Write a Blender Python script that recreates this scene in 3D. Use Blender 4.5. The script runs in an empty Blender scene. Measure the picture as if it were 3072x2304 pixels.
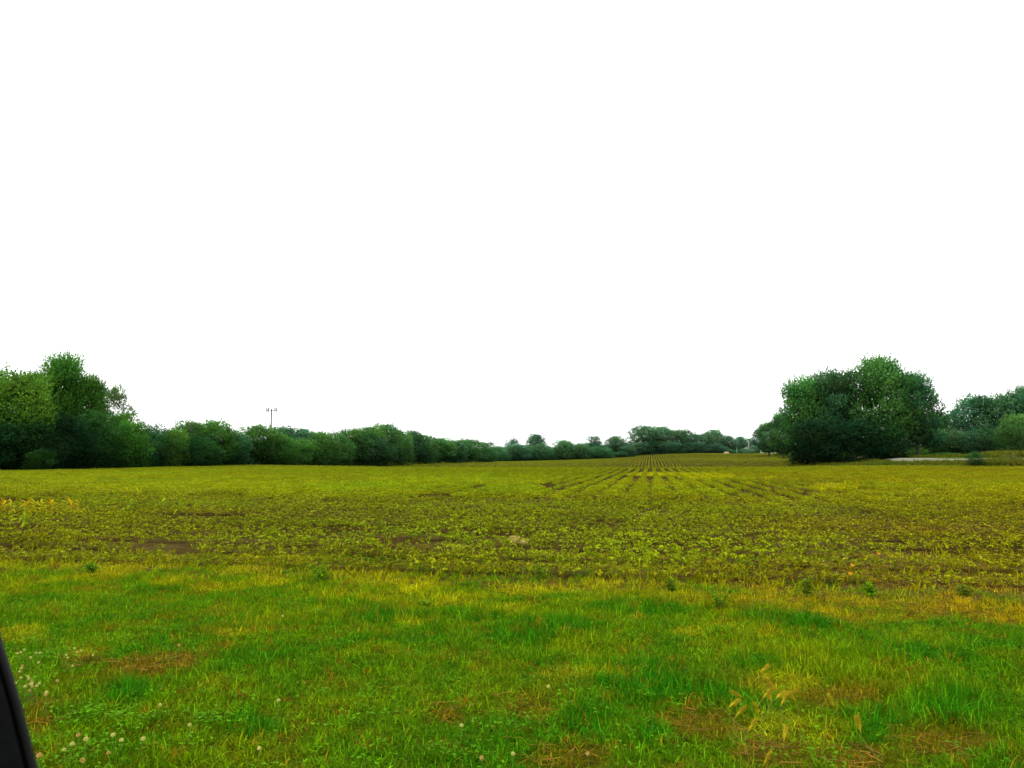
import bpy, math, random
import numpy as np
rng = np.random.default_rng(7)
random.seed(7)
scene = bpy.context.scene
col = scene.collection
PI = math.pi

# ------------------------------------------------------------------ camera
F, CX, CY, HOR, EYE = 745.0, 512.0, 384.0, 459.0, 1.15
PITCH = math.atan((HOR - CY) / F)
cp, sp = math.cos(PITCH), math.sin(PITCH)
cam_d = bpy.data.cameras.new('camera')
cam = bpy.data.objects.new('camera', cam_d); col.objects.link(cam)
cam_d.sensor_width = 36.0; cam_d.lens = F / 1024 * 36
cam_d.clip_start = 0.05; cam_d.clip_end = 8000
cam.location = (0, 0, EYE); cam.rotation_euler = (PI / 2 + PITCH, 0, 0)
cam_d.dof.use_dof = True; cam_d.dof.focus_distance = 60; cam_d.dof.aperture_fstop = 11
scene.camera = cam

def ray(u, v):
    dx, dy, dz = u - CX, F, CY - v
    return dx, dy * cp - dz * sp, dy * sp + dz * cp
def at(u, v, Y):                 # point seen at pixel (1024-wide) at depth Y
    x, y, z = ray(u, v); k = Y / y
    return np.array((x * k, Y, EYE + z * k))
def gat(u, v, h=0.0):            # point seen at pixel on the flat near ground, h above it
    x, y, z = ray(u, v); k = (h - EYE) / z
    return np.array((x * k, y * k, h))
def proj(X, Y, Z=0.0):
    z = Z - EYE
    d = Y * cp + z * sp; w = -Y * sp + z * cp
    return CX + F * X / d, CY - F * w / d

# row directions: s runs along the long rows, t across them
A = math.radians(10.5)
E1 = np.array((math.sin(A), math.cos(A))); E2 = np.array((math.cos(A), -math.sin(A)))
def st(X, Y): return X * E1[0] + Y * E1[1], X * E2[0] + Y * E2[1]
def xy(s, t): return s * E1[0] + t * E2[0], s * E1[1] + t * E2[1]

# ------------------------------------------------------------------ terrain
def smooth(a, b, x):
    k = np.clip((x - a) / (b - a), 0, 1); return k * k * (3 - 2 * k)
ctl = []
def cz(u, v, Y, dz=0.0):
    p = at(u, v, Y); ctl.append((p[0], p[1], p[2] + dz))
def cflat(u, Y, z):
    ctl.append((at(u, HOR, Y)[0], Y, z))
for X, Y in [(-60, -60), (0, -60), (60, -60), (-80, 0), (-30, 0), (-8, 0), (0, 0), (8, 0), (30, 0), (80, 0),
             (-5, 8), (0, 8), (5, 8), (-14, 20), (0, 20), (14, 20), (-35, 40), (-12, 40), (0, 40), (15, 40), (35, 40)]:
    ctl.append((X, Y, 0.0))
for u in (60, 200, 330, 460, 560, 660, 760, 860): cflat(u, 66, 0.0)
for u in (340, 420, 480, 560, 640, 720, 790): cflat(u, 90, 0.0)
cz(0, 471.9, 71); cz(100, 469.5, 88); cz(233, 466.2, 111); cz(367, 463.2, 163, -.1)
cflat(-60, 95, -.3); cflat(60, 120, -.3); cflat(180, 160, -.2); cflat(300, 210, 0)
for u in (480, 560, 640, 720): cflat(u, 122, -1.15)
for u in (480, 560, 640, 720): cflat(u, 150, -.95)
cflat(410, 122, -.6); cflat(780, 122, -.45); cflat(820, 118, -.05)
cz(467, 462.2, 253); cz(520, 461.3, 270); cz(560, 460.4, 285); cz(600, 459.2, 290); cz(627, 456.6, 290)
cz(684, 453.9, 292); cz(724, 454.0, 292); cz(760, 455.6, 292)
cz(640, 461.0, 210); cz(700, 459.8, 200); cz(750, 459.6, 200)
cflat(467, 330, .2); cflat(560, 350, 1.2); cflat(684, 350, 3.0); cflat(724, 360, 3.1); cflat(620, 350, 2.0)
cz(802, 464.6, 150); cz(840, 465.6, 140); cz(870, 465.9, 128); cz(920, 466.1, 117); cz(970, 466.0, 112)
cz(1024, 465.8, 106); cz(1090, 465.5, 97)
cz(780, 459.5, 205)
ROADN = [(1180, 460.9, 92), (1100, 460.9, 100), (1024, 460.9, 110), (968, 460.8, 120), (904, 460.7, 130), (860, 459.6, 160), (815, 457.0, 225), (785, 455.0, 290), (767, 454.5, 330), (758, 454.4, 350)]
ROADF = [(1180, 458.0, 104), (1100, 458.0, 112), (1024, 458.0, 122), (968, 458.0, 132), (904, 457.9, 142), (862, 456.9, 173), (818, 454.6, 238), (789, 452.9, 302), (771, 452.4, 343), (762, 452.2, 363)]
for q in ROADN[::2] + ROADF[::2]: cz(q[0], q[1], q[2], -.12)
for u, Y, z in ((904, 175, 1.45), (1024, 160, 1.5), (1150, 140, 1.5), (860, 230, 2.0), (830, 330, 3.2), (760, 430, 3.6), (700, 450, 3.2), (-300, 120, -.2), (1400, 110, 1.3), (250, 350, .3), (400, 420, .4)): cflat(u, Y, z)
ctl = np.array(ctl)
def tps(r2): return np.where(r2 > 1e-9, r2 * np.log(np.maximum(r2, 1e-9)), 0.0) * .5
SC = 100.0
P = ctl[:, :2] / SC; n = len(P)
K = tps(((P[:, None] - P[None]) ** 2).sum(-1)) + np.eye(n) * 2e-4
Q = np.hstack([np.ones((n, 1)), P])
M = np.block([[K, Q], [Q.T, np.zeros((3, 3))]])
W = np.linalg.solve(M, np.concatenate([ctl[:, 2], np.zeros(3)]))
def height(X, Y):
    X = np.atleast_1d(np.asarray(X, float)); Y = np.atleast_1d(np.asarray(Y, float))
    out = np.empty(X.shape); fx, fy, fo = X.ravel(), Y.ravel(), out.ravel()
    for i in range(0, len(fx), 20000):
        q = np.stack([fx[i:i + 20000], fy[i:i + 20000]], 1) / SC
        fo[i:i + 20000] = tps(((q[:, None] - P[None]) ** 2).sum(-1)) @ W[:n] + W[n] + q @ W[n + 1:]
    z = fo.reshape(X.shape)
    r = np.hypot(X, Y)
    z = np.clip(z, -1.6, 4.2)
    z = z * smooth(30, 50, r) if True else z
    far = smooth(430, 700, r)
    return z * (1 - far) + 2.0 * far
def hz(X, Y): return float(height(X, Y)[0])

def vnoise(X, Y, scale, seed=0):
    r = np.random.default_rng(seed + 100); T = r.random((256, 256))
    x = np.asarray(X) / scale + 1000; y = np.asarray(Y) / scale + 1000
    xi = np.floor(x).astype(int); yi = np.floor(y).astype(int); fx = x - xi; fy = y - yi
    fx = fx * fx * (3 - 2 * fx); fy = fy * fy * (3 - 2 * fy)
    g = lambda a, b: T[a % 256, b % 256]
    return (g(xi, yi) * (1 - fx) + g(xi + 1, yi) * fx) * (1 - fy) + (g(xi, yi + 1) * (1 - fx) + g(xi + 1, yi + 1) * fx) * fy
def fbm(X, Y, scale, seed=0):
    return (vnoise(X, Y, scale, seed) + .5 * vnoise(X, Y, scale / 2.1, seed + 1) + .25 * vnoise(X, Y, scale / 4.3, seed + 2)) / 1.75
def ell(X, Y, lst, Z=0.0):        # soft union of image-described ground patches (photo pixels, 3072 wide)
    u, v = proj(X, Y, Z); u = u * 3; v = v * 3
    m = np.zeros(np.shape(u))
    wob = (fbm(X, Y, .35, 40) - .5) * 1.1
    for a, b, ru, rv in lst:
        d = np.sqrt(((u - a) / ru) ** 2 + ((v - b) / rv) ** 2) + wob
        m = np.maximum(m, 1 - smooth(.55, 1.25, d))
    return m
def in_poly(X, Y, poly):
    c = np.zeros(np.shape(X), bool); j = len(poly) - 1
    for i in range(len(poly)):
        xi, yi = poly[i]; xj, yj = poly[j]
        if yi != yj:
            c ^= ((yi > Y) != (yj > Y)) & (X < (xj - xi) * (Y - yi) / (yj - yi) + xi)
        j = i
    return c

# ------------------------------------------------------------------ node helpers
def new_mat(name):
    m = bpy.data.materials.new(name); m.use_nodes = True
    nt = m.node_tree; nt.nodes.clear()
    return m, nt
def N(nt, typ, **kw):
    nd = nt.nodes.new(typ)
    for k, v in kw.items():
        if k == 'inp':
            for a, b in v.items(): nd.inputs[a].default_value = b
        else: setattr(nd, k, v)
    return nd
def L(nt, a, b): nt.links.new(a, b)
def ramp(nt, stops, fac):
    r = N(nt, 'ShaderNodeValToRGB'); e = r.color_ramp.elements
    e[0].position, e[0].color = stops[0][0], (*stops[0][1], 1)
    e[1].position, e[1].color = stops[-1][0], (*stops[-1][1], 1)
    for p, c in stops[1:-1]:
        q = e.new(p); q.color = (*c, 1)
    L(nt, fac, r.inputs[0]); return r.outputs[0]
def noise(nt, scale, detail=6, rough=.6, vec=None):
    nd = N(nt, 'ShaderNodeTexNoise', inp={'Scale': scale, 'Detail': detail, 'Roughness': rough})
    if vec is not None: L(nt, vec, nd.inputs['Vector'])
    return nd.outputs['Fac']
def mixc(nt, fac, a, b, mode='MIX'):
    m = N(nt, 'ShaderNodeMix', data_type='RGBA', blend_type=mode)
    for k, v in ((0, fac), (6, a), (7, b)):
        if isinstance(v, (int, float)): m.inputs[k].default_value = v
        elif isinstance(v, tuple): m.inputs[k].default_value = (*v, 1)
        else: L(nt, v, m.inputs[k])
    return m.outputs[2]
def math_(nt, op, a, b=None):
    m = N(nt, 'ShaderNodeMath', operation=op)
    for k, v in ((0, a), (1, b)):
        if v is None: continue
        if isinstance(v, (int, float)): m.inputs[k].default_value = v
        else: L(nt, v, m.inputs[k])
    return m.outputs[0]
def finish(nt, base, rough=.7, spec=.2, bump=None, bstr=.5, bdist=.02, transl=0.0, tcol=None):
    p = N(nt, 'ShaderNodeBsdfPrincipled')
    if isinstance(base, tuple): p.inputs['Base Color'].default_value = (*base, 1)
    else: L(nt, base, p.inputs['Base Color'])
    p.inputs['Roughness'].default_value = rough; p.inputs['Specular IOR Level'].default_value = spec
    if bump is not None:
        b = N(nt, 'ShaderNodeBump', inp={'Strength': bstr, 'Distance': bdist}); L(nt, bump, b.inputs['Height']); L(nt, b.outputs[0], p.inputs['Normal'])
    o = N(nt, 'ShaderNodeOutputMaterial'); sh = p.outputs[0]
    if transl > 0:
        t = N(nt, 'ShaderNodeBsdfTranslucent')
        if isinstance(base, tuple): t.inputs[0].default_value = (*base, 1)
        else: L(nt, base, t.inputs[0])
        ms = N(nt, 'ShaderNodeMixShader', inp={0: transl}); L(nt, sh, ms.inputs[1]); L(nt, t.outputs[0], ms.inputs[2]); sh = ms.outputs[0]
    L(nt, sh, o.inputs[0])
def simple(name, c, rough=.7, spec=.2, nscale=12., amt=.35, bumpd=0.0):
    m, nt = new_mat(name)
    g = N(nt, 'ShaderNodeTexCoord')
    nz = noise(nt, nscale, 5, .6, g.outputs['Object'])
    c0 = tuple(x * (1 - amt) for x in c); c1 = tuple(min(1, x * (1 + amt)) for x in c)
    base = ramp(nt, [(.3, c0), (.7, c1)], nz)
    finish(nt, base, rough, spec, nz if bumpd else None, .6, bumpd)
    return m
def leaf_mat(name, source, transl=.3, lo=.6, hi=1.45, rough=.55, spec=.12, warm=(1.25, 1.0, .6)):
    # source: 'instancer' -> per plant colour, 'object' -> per tree colour
    m, nt = new_mat(name)
    g = N(nt, 'ShaderNodeNewGeometry')
    r = g.outputs['Random Per Island']
    if source == 'instancer':
        a = N(nt, 'ShaderNodeAttribute', attribute_type='INSTANCER', attribute_name='col'); c = a.outputs['Color']
    elif source == 'object':
        a = N(nt, 'ShaderNodeObjectInfo'); c = a.outputs['Color']
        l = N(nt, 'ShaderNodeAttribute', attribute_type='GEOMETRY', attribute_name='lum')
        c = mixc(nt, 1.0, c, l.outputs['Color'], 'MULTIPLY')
    else: c = source
    v = ramp(nt, [(0, (lo, lo, lo)), (.75, (1, 1, 1)), (1, (hi, hi, hi))], r)
    c = mixc(nt, 1.0, c, v, 'MULTIPLY')
    r2 = math_(nt, 'FRACT', math_(nt, 'MULTIPLY', r, 7.31))
    f = math_(nt, 'MULTIPLY', r2, .55)
    w = mixc(nt, 1.0, c, warm, 'MULTIPLY')
    c = mixc(nt, f, c, w)
    finish(nt, c, rough, spec, transl=transl)
    return m

# ------------------------------------------------------------------ mesh helpers
def mesh_np(name, verts, quads=None, tris=None, mat=None, lum=None, smooth_=False):
    me = bpy.data.meshes.new(name)
    verts = np.asarray(verts, np.float32).reshape(-1, 3)
    nq = 0 if quads is None else len(quads); ntr = 0 if tris is None else len(tris)
    loops = []; starts = []; tot = []
    if nq: loops.append(np.asarray(quads, np.int32).ravel()); starts.append(np.arange(nq) * 4); tot.append(np.full(nq, 4))
    if ntr: loops.append(np.asarray(tris, np.int32).ravel()); starts.append(nq * 4 + np.arange(ntr) * 3); tot.append(np.full(ntr, 3))
    loops = np.concatenate(loops); starts = np.concatenate(starts); tot = np.concatenate(tot)
    me.vertices.add(len(verts)); me.vertices.foreach_set('co', verts.ravel())
    me.loops.add(len(loops)); me.loops.foreach_set('vertex_index', loops)
    me.polygons.add(nq + ntr); me.polygons.foreach_set('loop_start', starts.astype(np.int32)); me.polygons.foreach_set('loop_total', tot.astype(np.int32))
    if smooth_: me.polygons.foreach_set('use_smooth', np.ones(nq + ntr, bool))
    me.update(calc_edges=True); me.validate()
    if mat: me.materials.append(mat)
    if lum is not None:
        at_ = me.attributes.new('lum', 'FLOAT_COLOR', 'POINT')
        c = np.ones((len(verts), 4), np.float32); c[:, :3] = np.asarray(lum).reshape(len(verts), -1)
        at_.data.foreach_set('color', c.ravel())
    return me
def obj(name, me, parent=None, link=True):
    o = bpy.data.objects.new(name, me)
    if link: col.objects.link(o)
    if parent is not None: o.parent = parent
    return o
def tag(o, label=None, cat=None, group=None, kind=None):
    if label: o['label'] = label
    if cat: o['category'] = cat
    if group: o['group'] = group
    if kind: o['kind'] = kind
    return o
def empty(name, loc, label, cat, group=None, rz=0.0):
    o = bpy.data.objects.new(name, None); col.objects.link(o); o.location = loc; o.rotation_euler = (0, 0, rz)
    o.empty_display_size = .2
    return tag(o, label, cat, group)

class MB:                                    # small mesh collector
    def __init__(s): s.v = []; s.f = []
    def add(s, vs, fs):
        b = len(s.v); s.v += [tuple(map(float, q)) for q in vs]; s.f += [tuple(b + i for i in f) for f in fs]
    def tube(s, pts, rad, seg=6, cap=True):
        pts = [np.array(p, float) for p in pts]; vs = []; fs = []
        for i, p in enumerate(pts):
            d = pts[min(i + 1, len(pts) - 1)] - pts[max(i - 1, 0)]; d = d / (np.linalg.norm(d) + 1e-9)
            a = np.cross(d, (0, 0, 1)) if abs(d[2]) < .95 else np.cross(d, (1, 0, 0)); a = a / np.linalg.norm(a); b = np.cross(d, a)
            r = rad[i] if hasattr(rad, '__len__') else rad
            for k in range(seg):
                t = 2 * PI * k / seg; vs.append(p + (a * math.cos(t) + b * math.sin(t)) * r)
        for i in range(len(pts) - 1):
            for k in range(seg):
                k2 = (k + 1) % seg; fs.append((i * seg + k, i * seg + k2, (i + 1) * seg + k2, (i + 1) * seg + k))
        if cap: fs.append(tuple(range(seg))[::-1]); fs.append(tuple((len(pts) - 1) * seg + k for k in range(seg)))
        s.add(vs, fs)
    def box(s, c, d, rz=0.0):
        x, y, z = d[0] / 2, d[1] / 2, d[2] / 2; ca, sa = math.cos(rz), math.sin(rz)
        vs = [(c[0] + a * ca - b * sa, c[1] + a * sa + b * ca, c[2] + e) for e in (-z, z) for a, b in ((-x, -y), (x, -y), (x, y), (-x, y))]
        s.add(vs, [(3, 2, 1, 0), (4, 5, 6, 7), (0, 1, 5, 4), (1, 2, 6, 5), (2, 3, 7, 6), (3, 0, 4, 7)])
    def ribbon(s, pts, wid, side):           # flat tapering strip, side = width direction
        vs = []
        for p, w in zip(pts, wid):
            p = np.array(p, float); vs += [p - np.array(side) * w / 2, p + np.array(side) * w / 2]
        s.add(vs, [(2 * i, 2 * i + 1, 2 * i + 3, 2 * i + 2) for i in range(len(pts) - 1)])
    def leaf(s, base, d, up, ln, wd, fold=.12, droop=.2):   # ovate leaf with a folded midrib, 8 verts
        base = np.array(base, float); d = np.array(d, float); d /= np.linalg.norm(d)
        up = np.array(up, float); up = up - d * up.dot(d); up /= (np.linalg.norm(up) + 1e-9); sd = np.cross(d, up)
        q = lambda a, b, c: base + d * a * ln + sd * b * wd + up * c * ln
        vs = [q(0, 0, 0), q(.3, -.45, fold - droop * .1), q(.3, 0, -.02), q(.3, .45, fold - droop * .1), q(.68, -.38, fold - droop * .45), q(.68, 0, -droop * .4), q(.68, .38, fold - droop * .45), q(1, 0, -droop)]
        s.add(vs, [(0, 2, 1), (0, 3, 2), (1, 2, 5, 4), (2, 3, 6, 5), (4, 5, 7), (5, 6, 7)])
    def build(s, name, mat, parent=None, link=True, smooth_=False):
        me = bpy.data.meshes.new(name); me.from_pydata(s.v, [], s.f); me.update()
        if smooth_:
            for p in me.polygons: p.use_smooth = True
        me.materials.append(mat)
        return obj(name, me, parent, link)

def copy_tree(o, parent=None):
    c = o.copy(); col.objects.link(c); c.parent = parent
    for ch in [q for q in bpy.data.objects if q.parent == o]: copy_tree(ch, c)
    return c

# ------------------------------------------------------------------ scatter by geometry nodes
def scatter(name, pts, rot, scl, idx, colr, variants, label, cat, kind='stuff'):
    src = bpy.data.collections.new(name + '_kinds')       # referenced only, never linked to the scene
    for k, o in enumerate(variants):
        o.name = '%s_kind_%02d' % (name, k); src.objects.link(o)
    nn = len(pts); me = bpy.data.meshes.new(name); me.vertices.add(nn)
    me.vertices.foreach_set('co', np.asarray(pts, np.float32).ravel())
    a = me.attributes.new('rot', 'FLOAT_VECTOR', 'POINT'); a.data.foreach_set('vector', np.asarray(rot, np.float32).ravel())
    a = me.attributes.new('scl', 'FLOAT_VECTOR', 'POINT'); a.data.foreach_set('vector', np.asarray(scl, np.float32).ravel())
    a = me.attributes.new('kindidx', 'INT', 'POINT'); a.data.foreach_set('value', np.asarray(idx, np.int32))
    a = me.attributes.new('col', 'FLOAT_COLOR', 'POINT'); c = np.ones((nn, 4), np.float32); c[:, :3] = colr; a.data.foreach_set('color', c.ravel())
    o = obj(name, me)
    ng = bpy.data.node_groups.new(name + '_nodes', 'GeometryNodeTree')
    ng.interface.new_socket('Geometry', in_out='INPUT', socket_type='NodeSocketGeometry')
    ng.interface.new_socket('Geometry', in_out='OUTPUT', socket_type='NodeSocketGeometry')
    gi = ng.nodes.new('NodeGroupInput'); go = ng.nodes.new('NodeGroupOutput')
    ci = ng.nodes.new('GeometryNodeCollectionInfo'); ci.inputs['Collection'].default_value = src
    ci.inputs['Separate Children'].default_value = True; ci.inputs['Reset Children'].default_value = True
    ip = ng.nodes.new('GeometryNodeInstanceOnPoints'); ip.inputs['Pick Instance'].default_value = True
    def na(nm, typ):
        x = ng.nodes.new('GeometryNodeInputNamedAttribute'); x.data_type = typ; x.inputs['Name'].default_value = nm
        return x.outputs['Attribute']
    ng.links.new(gi.outputs[0], ip.inputs['Points']); ng.links.new(ci.outputs[0], ip.inputs['Instance'])
    ng.links.new(na('kindidx', 'INT'), ip.inputs['Instance Index'])
    e2r = ng.nodes.new('FunctionNodeEulerToRotation'); ng.links.new(na('rot', 'FLOAT_VECTOR'), e2r.inputs[0]); ng.links.new(e2r.outputs[0], ip.inputs['Rotation'])
    ng.links.new(na('scl', 'FLOAT_VECTOR'), ip.inputs['Scale'])
    ng.links.new(ip.outputs[0], go.inputs[0])
    md = o.modifiers.new('scatter', 'NODES'); md.node_group = ng
    tag(o, label, cat, kind=kind)
    return o

# ------------------------------------------------------------------ world and light
world = bpy.data.worlds.new('World'); scene.world = world; world.use_nodes = True
nt = world.node_tree; nt.nodes.clear()
sky = N(nt, 'ShaderNodeTexSky', sky_type='NISHITA'); sky.sun_disc = False
SUN_EL, SUN_AZ = math.radians(58), math.radians(205)
sky.sun_elevation = SUN_EL; sky.sun_rotation = SUN_AZ; sky.air_density = 1.5; sky.dust_density = 5; sky.ozone_density = 1
b1 = N(nt, 'ShaderNodeBackground', inp={'Strength': .06}); L(nt, sky.outputs[0], b1.inputs[0])
b2 = N(nt, 'ShaderNodeBackground', inp={'Color': (.985, 1.0, .992, 1), 'Strength': 1.75})   # the closed white cloud deck
ad = N(nt, 'ShaderNodeAddShader'); L(nt, b1.outputs[0], ad.inputs[0]); L(nt, b2.outputs[0], ad.inputs[1])
wo = N(nt, 'ShaderNodeOutputWorld'); L(nt, ad.outputs[0], wo.inputs[0])
sd = bpy.data.lights.new('sun', 'SUN'); sd.energy = 1.0; sd.angle = math.radians(25); sd.color = (1, .97, .9)
so = bpy.data.objects.new('sun', sd); col.objects.link(so)
# sky rotation is measured clockwise from +Y
sdir = np.array((math.sin(SUN_AZ) * math.cos(SUN_EL), math.cos(SUN_AZ) * math.cos(SUN_EL), math.sin(SUN_EL)))
import mathutils
so.rotation_euler = mathutils.Vector(-sdir).to_track_quat('-Z', 'Y').to_euler()
scene.view_settings.view_transform = 'Standard'; scene.view_settings.look = 'None'; scene.view_settings.exposure = 0

# ------------------------------------------------------------------ ground materials
def ground_mat(name, stops, scales=(.35, 3.0, 26.0), bump=.03, rough=.95):
    m, nt = new_mat(name)
    g = N(nt, 'ShaderNodeNewGeometry'); p = g.outputs['Position']
    a = noise(nt, scales[0], 3, .5, p); b = noise(nt, scales[1], 5, .65, p); c = noise(nt, scales[2], 6, .7, p)
    f = math_(nt, 'ADD', math_(nt, 'MULTIPLY', a, .35), math_(nt, 'ADD', math_(nt, 'MULTIPLY', b, .35), math_(nt, 'MULTIPLY', c, .3)))
    base = ramp(nt, stops, f)
    finish(nt, base, rough, .0, c, .8, bump)
    return m
M_soil = ground_mat('field soil', [(.38, (.020, .014, .003)), (.5, (.042, .030, .008)), (.62, (.088, .064, .020))])
M_turf = ground_mat('turf thatch', [(.38, (.016, .03, .002)), (.5, (.045, .060, .002)), (.62, (.11, .085, .004))])
M_land = ground_mat('open land', [(.38, (.03, .06, .008)), (.5, (.05, .085, .01)), (.62, (.08, .10, .015))], scales=(.02, .2, 3.0))
M_road = ground_mat('pale gravel', [(.35, (.13, .13, .09)), (.5, (.18, .175, .12)), (.65, (.25, .24, .18))], scales=(.1, 1.0, 12.0), bump=.02)

# ------------------------------------------------------------------ ground sheets (one grid, cut into zones)
rb = [at(1130, HOR, 92)[:2], at(1024, HOR, 105)[:2], at(950, HOR, 115)[:2], at(870, HOR, 126)[:2], at(830, HOR, 138)[:2], at(800, HOR, 152)[:2],
      at(783, HOR, 200)[:2], at(768, HOR, 290)[:2], at(764, HOR, 306)[:2]]
lb = [xy(318, -62), xy(200, -62), xy(60, -62)]
EDGE = 6.75
field_poly = [tuple(q) for q in rb] + [at(640, HOR, 302)[:2], at(560, HOR, 296)[:2], at(467, HOR, 262)[:2], at(400, HOR, 206)[:2]] + [xy(140, -62), xy(60, -62), xy(EDGE, -62), xy(EDGE, 95)]
def edge_s(X, Y):
    s, t = st(X, Y); return s + (fbm(X, Y, 1.1, 11) - .5) * .7
def is_field(X, Y): return in_poly(X, Y, field_poly) & (edge_s(X, Y) > EDGE)
NR, NA = 320, 640
rr = .25 * (4000 / .25) ** (np.arange(NR) / (NR - 1)); aa = np.arange(NA) * 2 * PI / NA
R_, A_ = np.meshgrid(rr, aa, indexing='ij')
GX = R_ * np.sin(A_); GY = R_ * np.cos(A_); GZ = height(GX, GY)
GZ = GZ + (fbm(GX, GY, 1.3, 3) - .5) * .05 * (1 - smooth(8, 14, R_))
GV = np.concatenate([np.stack([GX, GY, GZ], -1).reshape(-1, 3), [(0, 0, 0)]])
I, J = np.meshgrid(np.arange(NR - 1), np.arange(NA), indexing='ij'); J2 = (J + 1) % NA
Fq = np.stack([I * NA + J, I * NA + J2, (I + 1) * NA + J2, (I + 1) * NA + J], -1).reshape(-1, 4)[:, ::-1]
cen = GV[Fq].mean(1)
zf = is_field(cen[:, 0], cen[:, 1]); s_, t_ = st(cen[:, 0], cen[:, 1])
zg = (~zf) & (s_ < EDGE + 1.2) & (np.hypot(cen[:, 0], cen[:, 1]) < 60)
zo = ~(zf | zg)
def sub(name, mask, mat, tris=None):
    q = Fq[mask]; ids, inv = np.unique(q, return_inverse=True)
    me = mesh_np(name, GV[ids], quads=inv.reshape(-1, 4), mat=mat, smooth_=True)
    return tag(obj(name, me), kind='structure')
sub('field_soil', zf, M_soil); sub('turf_ground', zg, M_turf); sub('ground', zo, M_land)
vs = []
for (a, b, c), (d, e, f) in zip(ROADN, ROADF):
    p0 = at(a, b, c); p1 = at(d, e, f)
    for k in range(5):
        q = p0 + (p1 - p0) * k / 4; q[2] += .05 * math.sin(PI * k / 4); vs.append(q)
    vs.append(p1 + np.array((1.2, 2.2, -.9)))
    vs.insert(len(vs) - 6, p0 + np.array((-1.0, -2.0, -.9)))
qs = [(i * 7 + k, i * 7 + k + 1, (i + 1) * 7 + k + 1, (i + 1) * 7 + k) for i in range(len(ROADN) - 1) for k in range(6)]
tag(obj('gravel_road', mesh_np('gravel_road', vs, quads=qs, mat=M_road, smooth_=True)), kind='structure')

# ------------------------------------------------------------------ plant kinds for the scatters
M_soy = leaf_mat('soybean leaf', 'instancer', transl=.3, lo=.5, hi=1.5, rough=.7, spec=.03, warm=(1.2,1.0,.5))
M_grass = leaf_mat('grass blade', 'instancer', transl=.3, lo=.5, hi=1.8, rough=.7, spec=.03, warm=(1.35, 1.0, .5))
M_clov = leaf_mat('clover leaf', 'instancer', transl=.25, lo=.6, hi=1.5, rough=.7, spec=.03)
M_straw = leaf_mat('dry straw', 'instancer', transl=.0, lo=.5, hi=1.4, rough=.9, spec=.05)
def soy_segment(length, nplants, seed, lod=0):
    r = random.Random(seed); b = MB()
    for k in range(nplants):
        y = -length / 2 + length * (k + r.random()) / nplants; x = r.gauss(0, .04)
        h = r.uniform(.09, .17) * (1.0 if lod == 0 else 1.1)
        if lod == 0: b.ribbon([(x, y, -.02), (x, y, h)], (.005, .004), (1, 0, 0))
        nl = r.randint(7, 10) if lod == 0 else 3
        for j in range(nl):
            a = r.uniform(0, 2 * PI); ph = r.uniform(.03, .13); zz = h * r.uniform(.45, 1.15)
            px, py = x + math.cos(a) * ph, y + math.sin(a) * ph
            if lod == 0:
                b.ribbon([(x, y, zz * .6), (px, py, zz)], (.003, .002), (-math.sin(a), math.cos(a), 0))
                L_ = r.uniform(.025, .045)
                for da in (-1.25, 0, 1.25):
                    aa_ = a + da + r.uniform(-.3, .3); tl = r.uniform(-.5, .25)
                    up = (r.uniform(-.5, .5), r.uniform(-.5, .5), 1)
                    b.leaf((px, py, zz), (math.cos(aa_), math.sin(aa_), tl), up, L_ * r.uniform(.8, 1.1), L_ * .75, droop=r.uniform(.1, .35))
            else:
                L_ = r.uniform(.09, .15)
                b.leaf((px, py, zz), (math.cos(a), math.sin(a), r.uniform(-.4, .3)), (r.uniform(-.5, .5), r.uniform(-.5, .5), 1), L_, L_ * .8)
    return b
def tuft(seed, nb, lmin, lmax, rad, wd, lean=.7):
    r = random.Random(seed); b = MB()
    for k in range(nb):
        a = r.uniform(0, 2 * PI); q = rad * math.sqrt(r.random()); x, y = q * math.cos(a), q * math.sin(a)
        ln = r.uniform(lmin, lmax); az = r.uniform(0, 2 * PI); le = r.uniform(.1, lean); w = wd * r.uniform(.7, 1.3)
        dx, dy = math.cos(az), math.sin(az); pts = []
        for i in range(4):
            f = i / 3; th = le * (.35 + f * 1.1); pts.append((x + dx * ln * f * math.sin(th), y + dy * ln * f * math.sin(th), -.01 + ln * f * math.cos(th)))
        b.ribbon(pts, (w, w * .95, w * .65, w * .1), (-dy, dx, 0) if r.random() < .7 else (dx, dy, 0))
    return b
def clover_clump(seed):
    r = random.Random(seed); b = MB()
    for k in range(7):
        x, y = r.gauss(0, .03), r.gauss(0, .03); z = r.uniform(.02, .06)
        b.ribbon([(x * .6, y * .6, 0), (x, y, z)], (.002, .0015), (1, 0, 0))
        a0 = r.uniform(0, 2 * PI); tx, ty = r.uniform(-.3, .3), r.uniform(-.3, .3); L_ = r.uniform(.006, .011)
        for j in range(3):
            a = a0 + j * 2 * PI / 3; b.leaf((x, y, z), (math.cos(a), math.sin(a), tx * math.cos(a) + ty * math.sin(a)), (0, 0, 1), L_, L_ * .95, droop=.1, fold=.05)
    return b
def straw_kind(seed):
    r = random.Random(seed); b = MB()
    for k in range(5):
        a = r.uniform(0, PI); ln = r.uniform(.03, .10); x, y = r.gauss(0, .06), r.gauss(0, .06); dx, dy = math.cos(a) * ln / 2, math.sin(a) * ln / 2
        z = r.uniform(.006, .02); w = r.uniform(.002, .0045)
        b.tube([(x - dx, y - dy, z), (x + dx, y + dy, z + r.uniform(-.004, .012))], w / 2, 4)
    return b

def shade(base, X, Y, seed, amt=.25, sc=1.2):
    nz = fbm(X, Y, sc, seed); k = 1 + (nz - .5) * 2 * amt
    return base * k[:, None]
def C(*a): return np.array(a, float)

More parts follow.
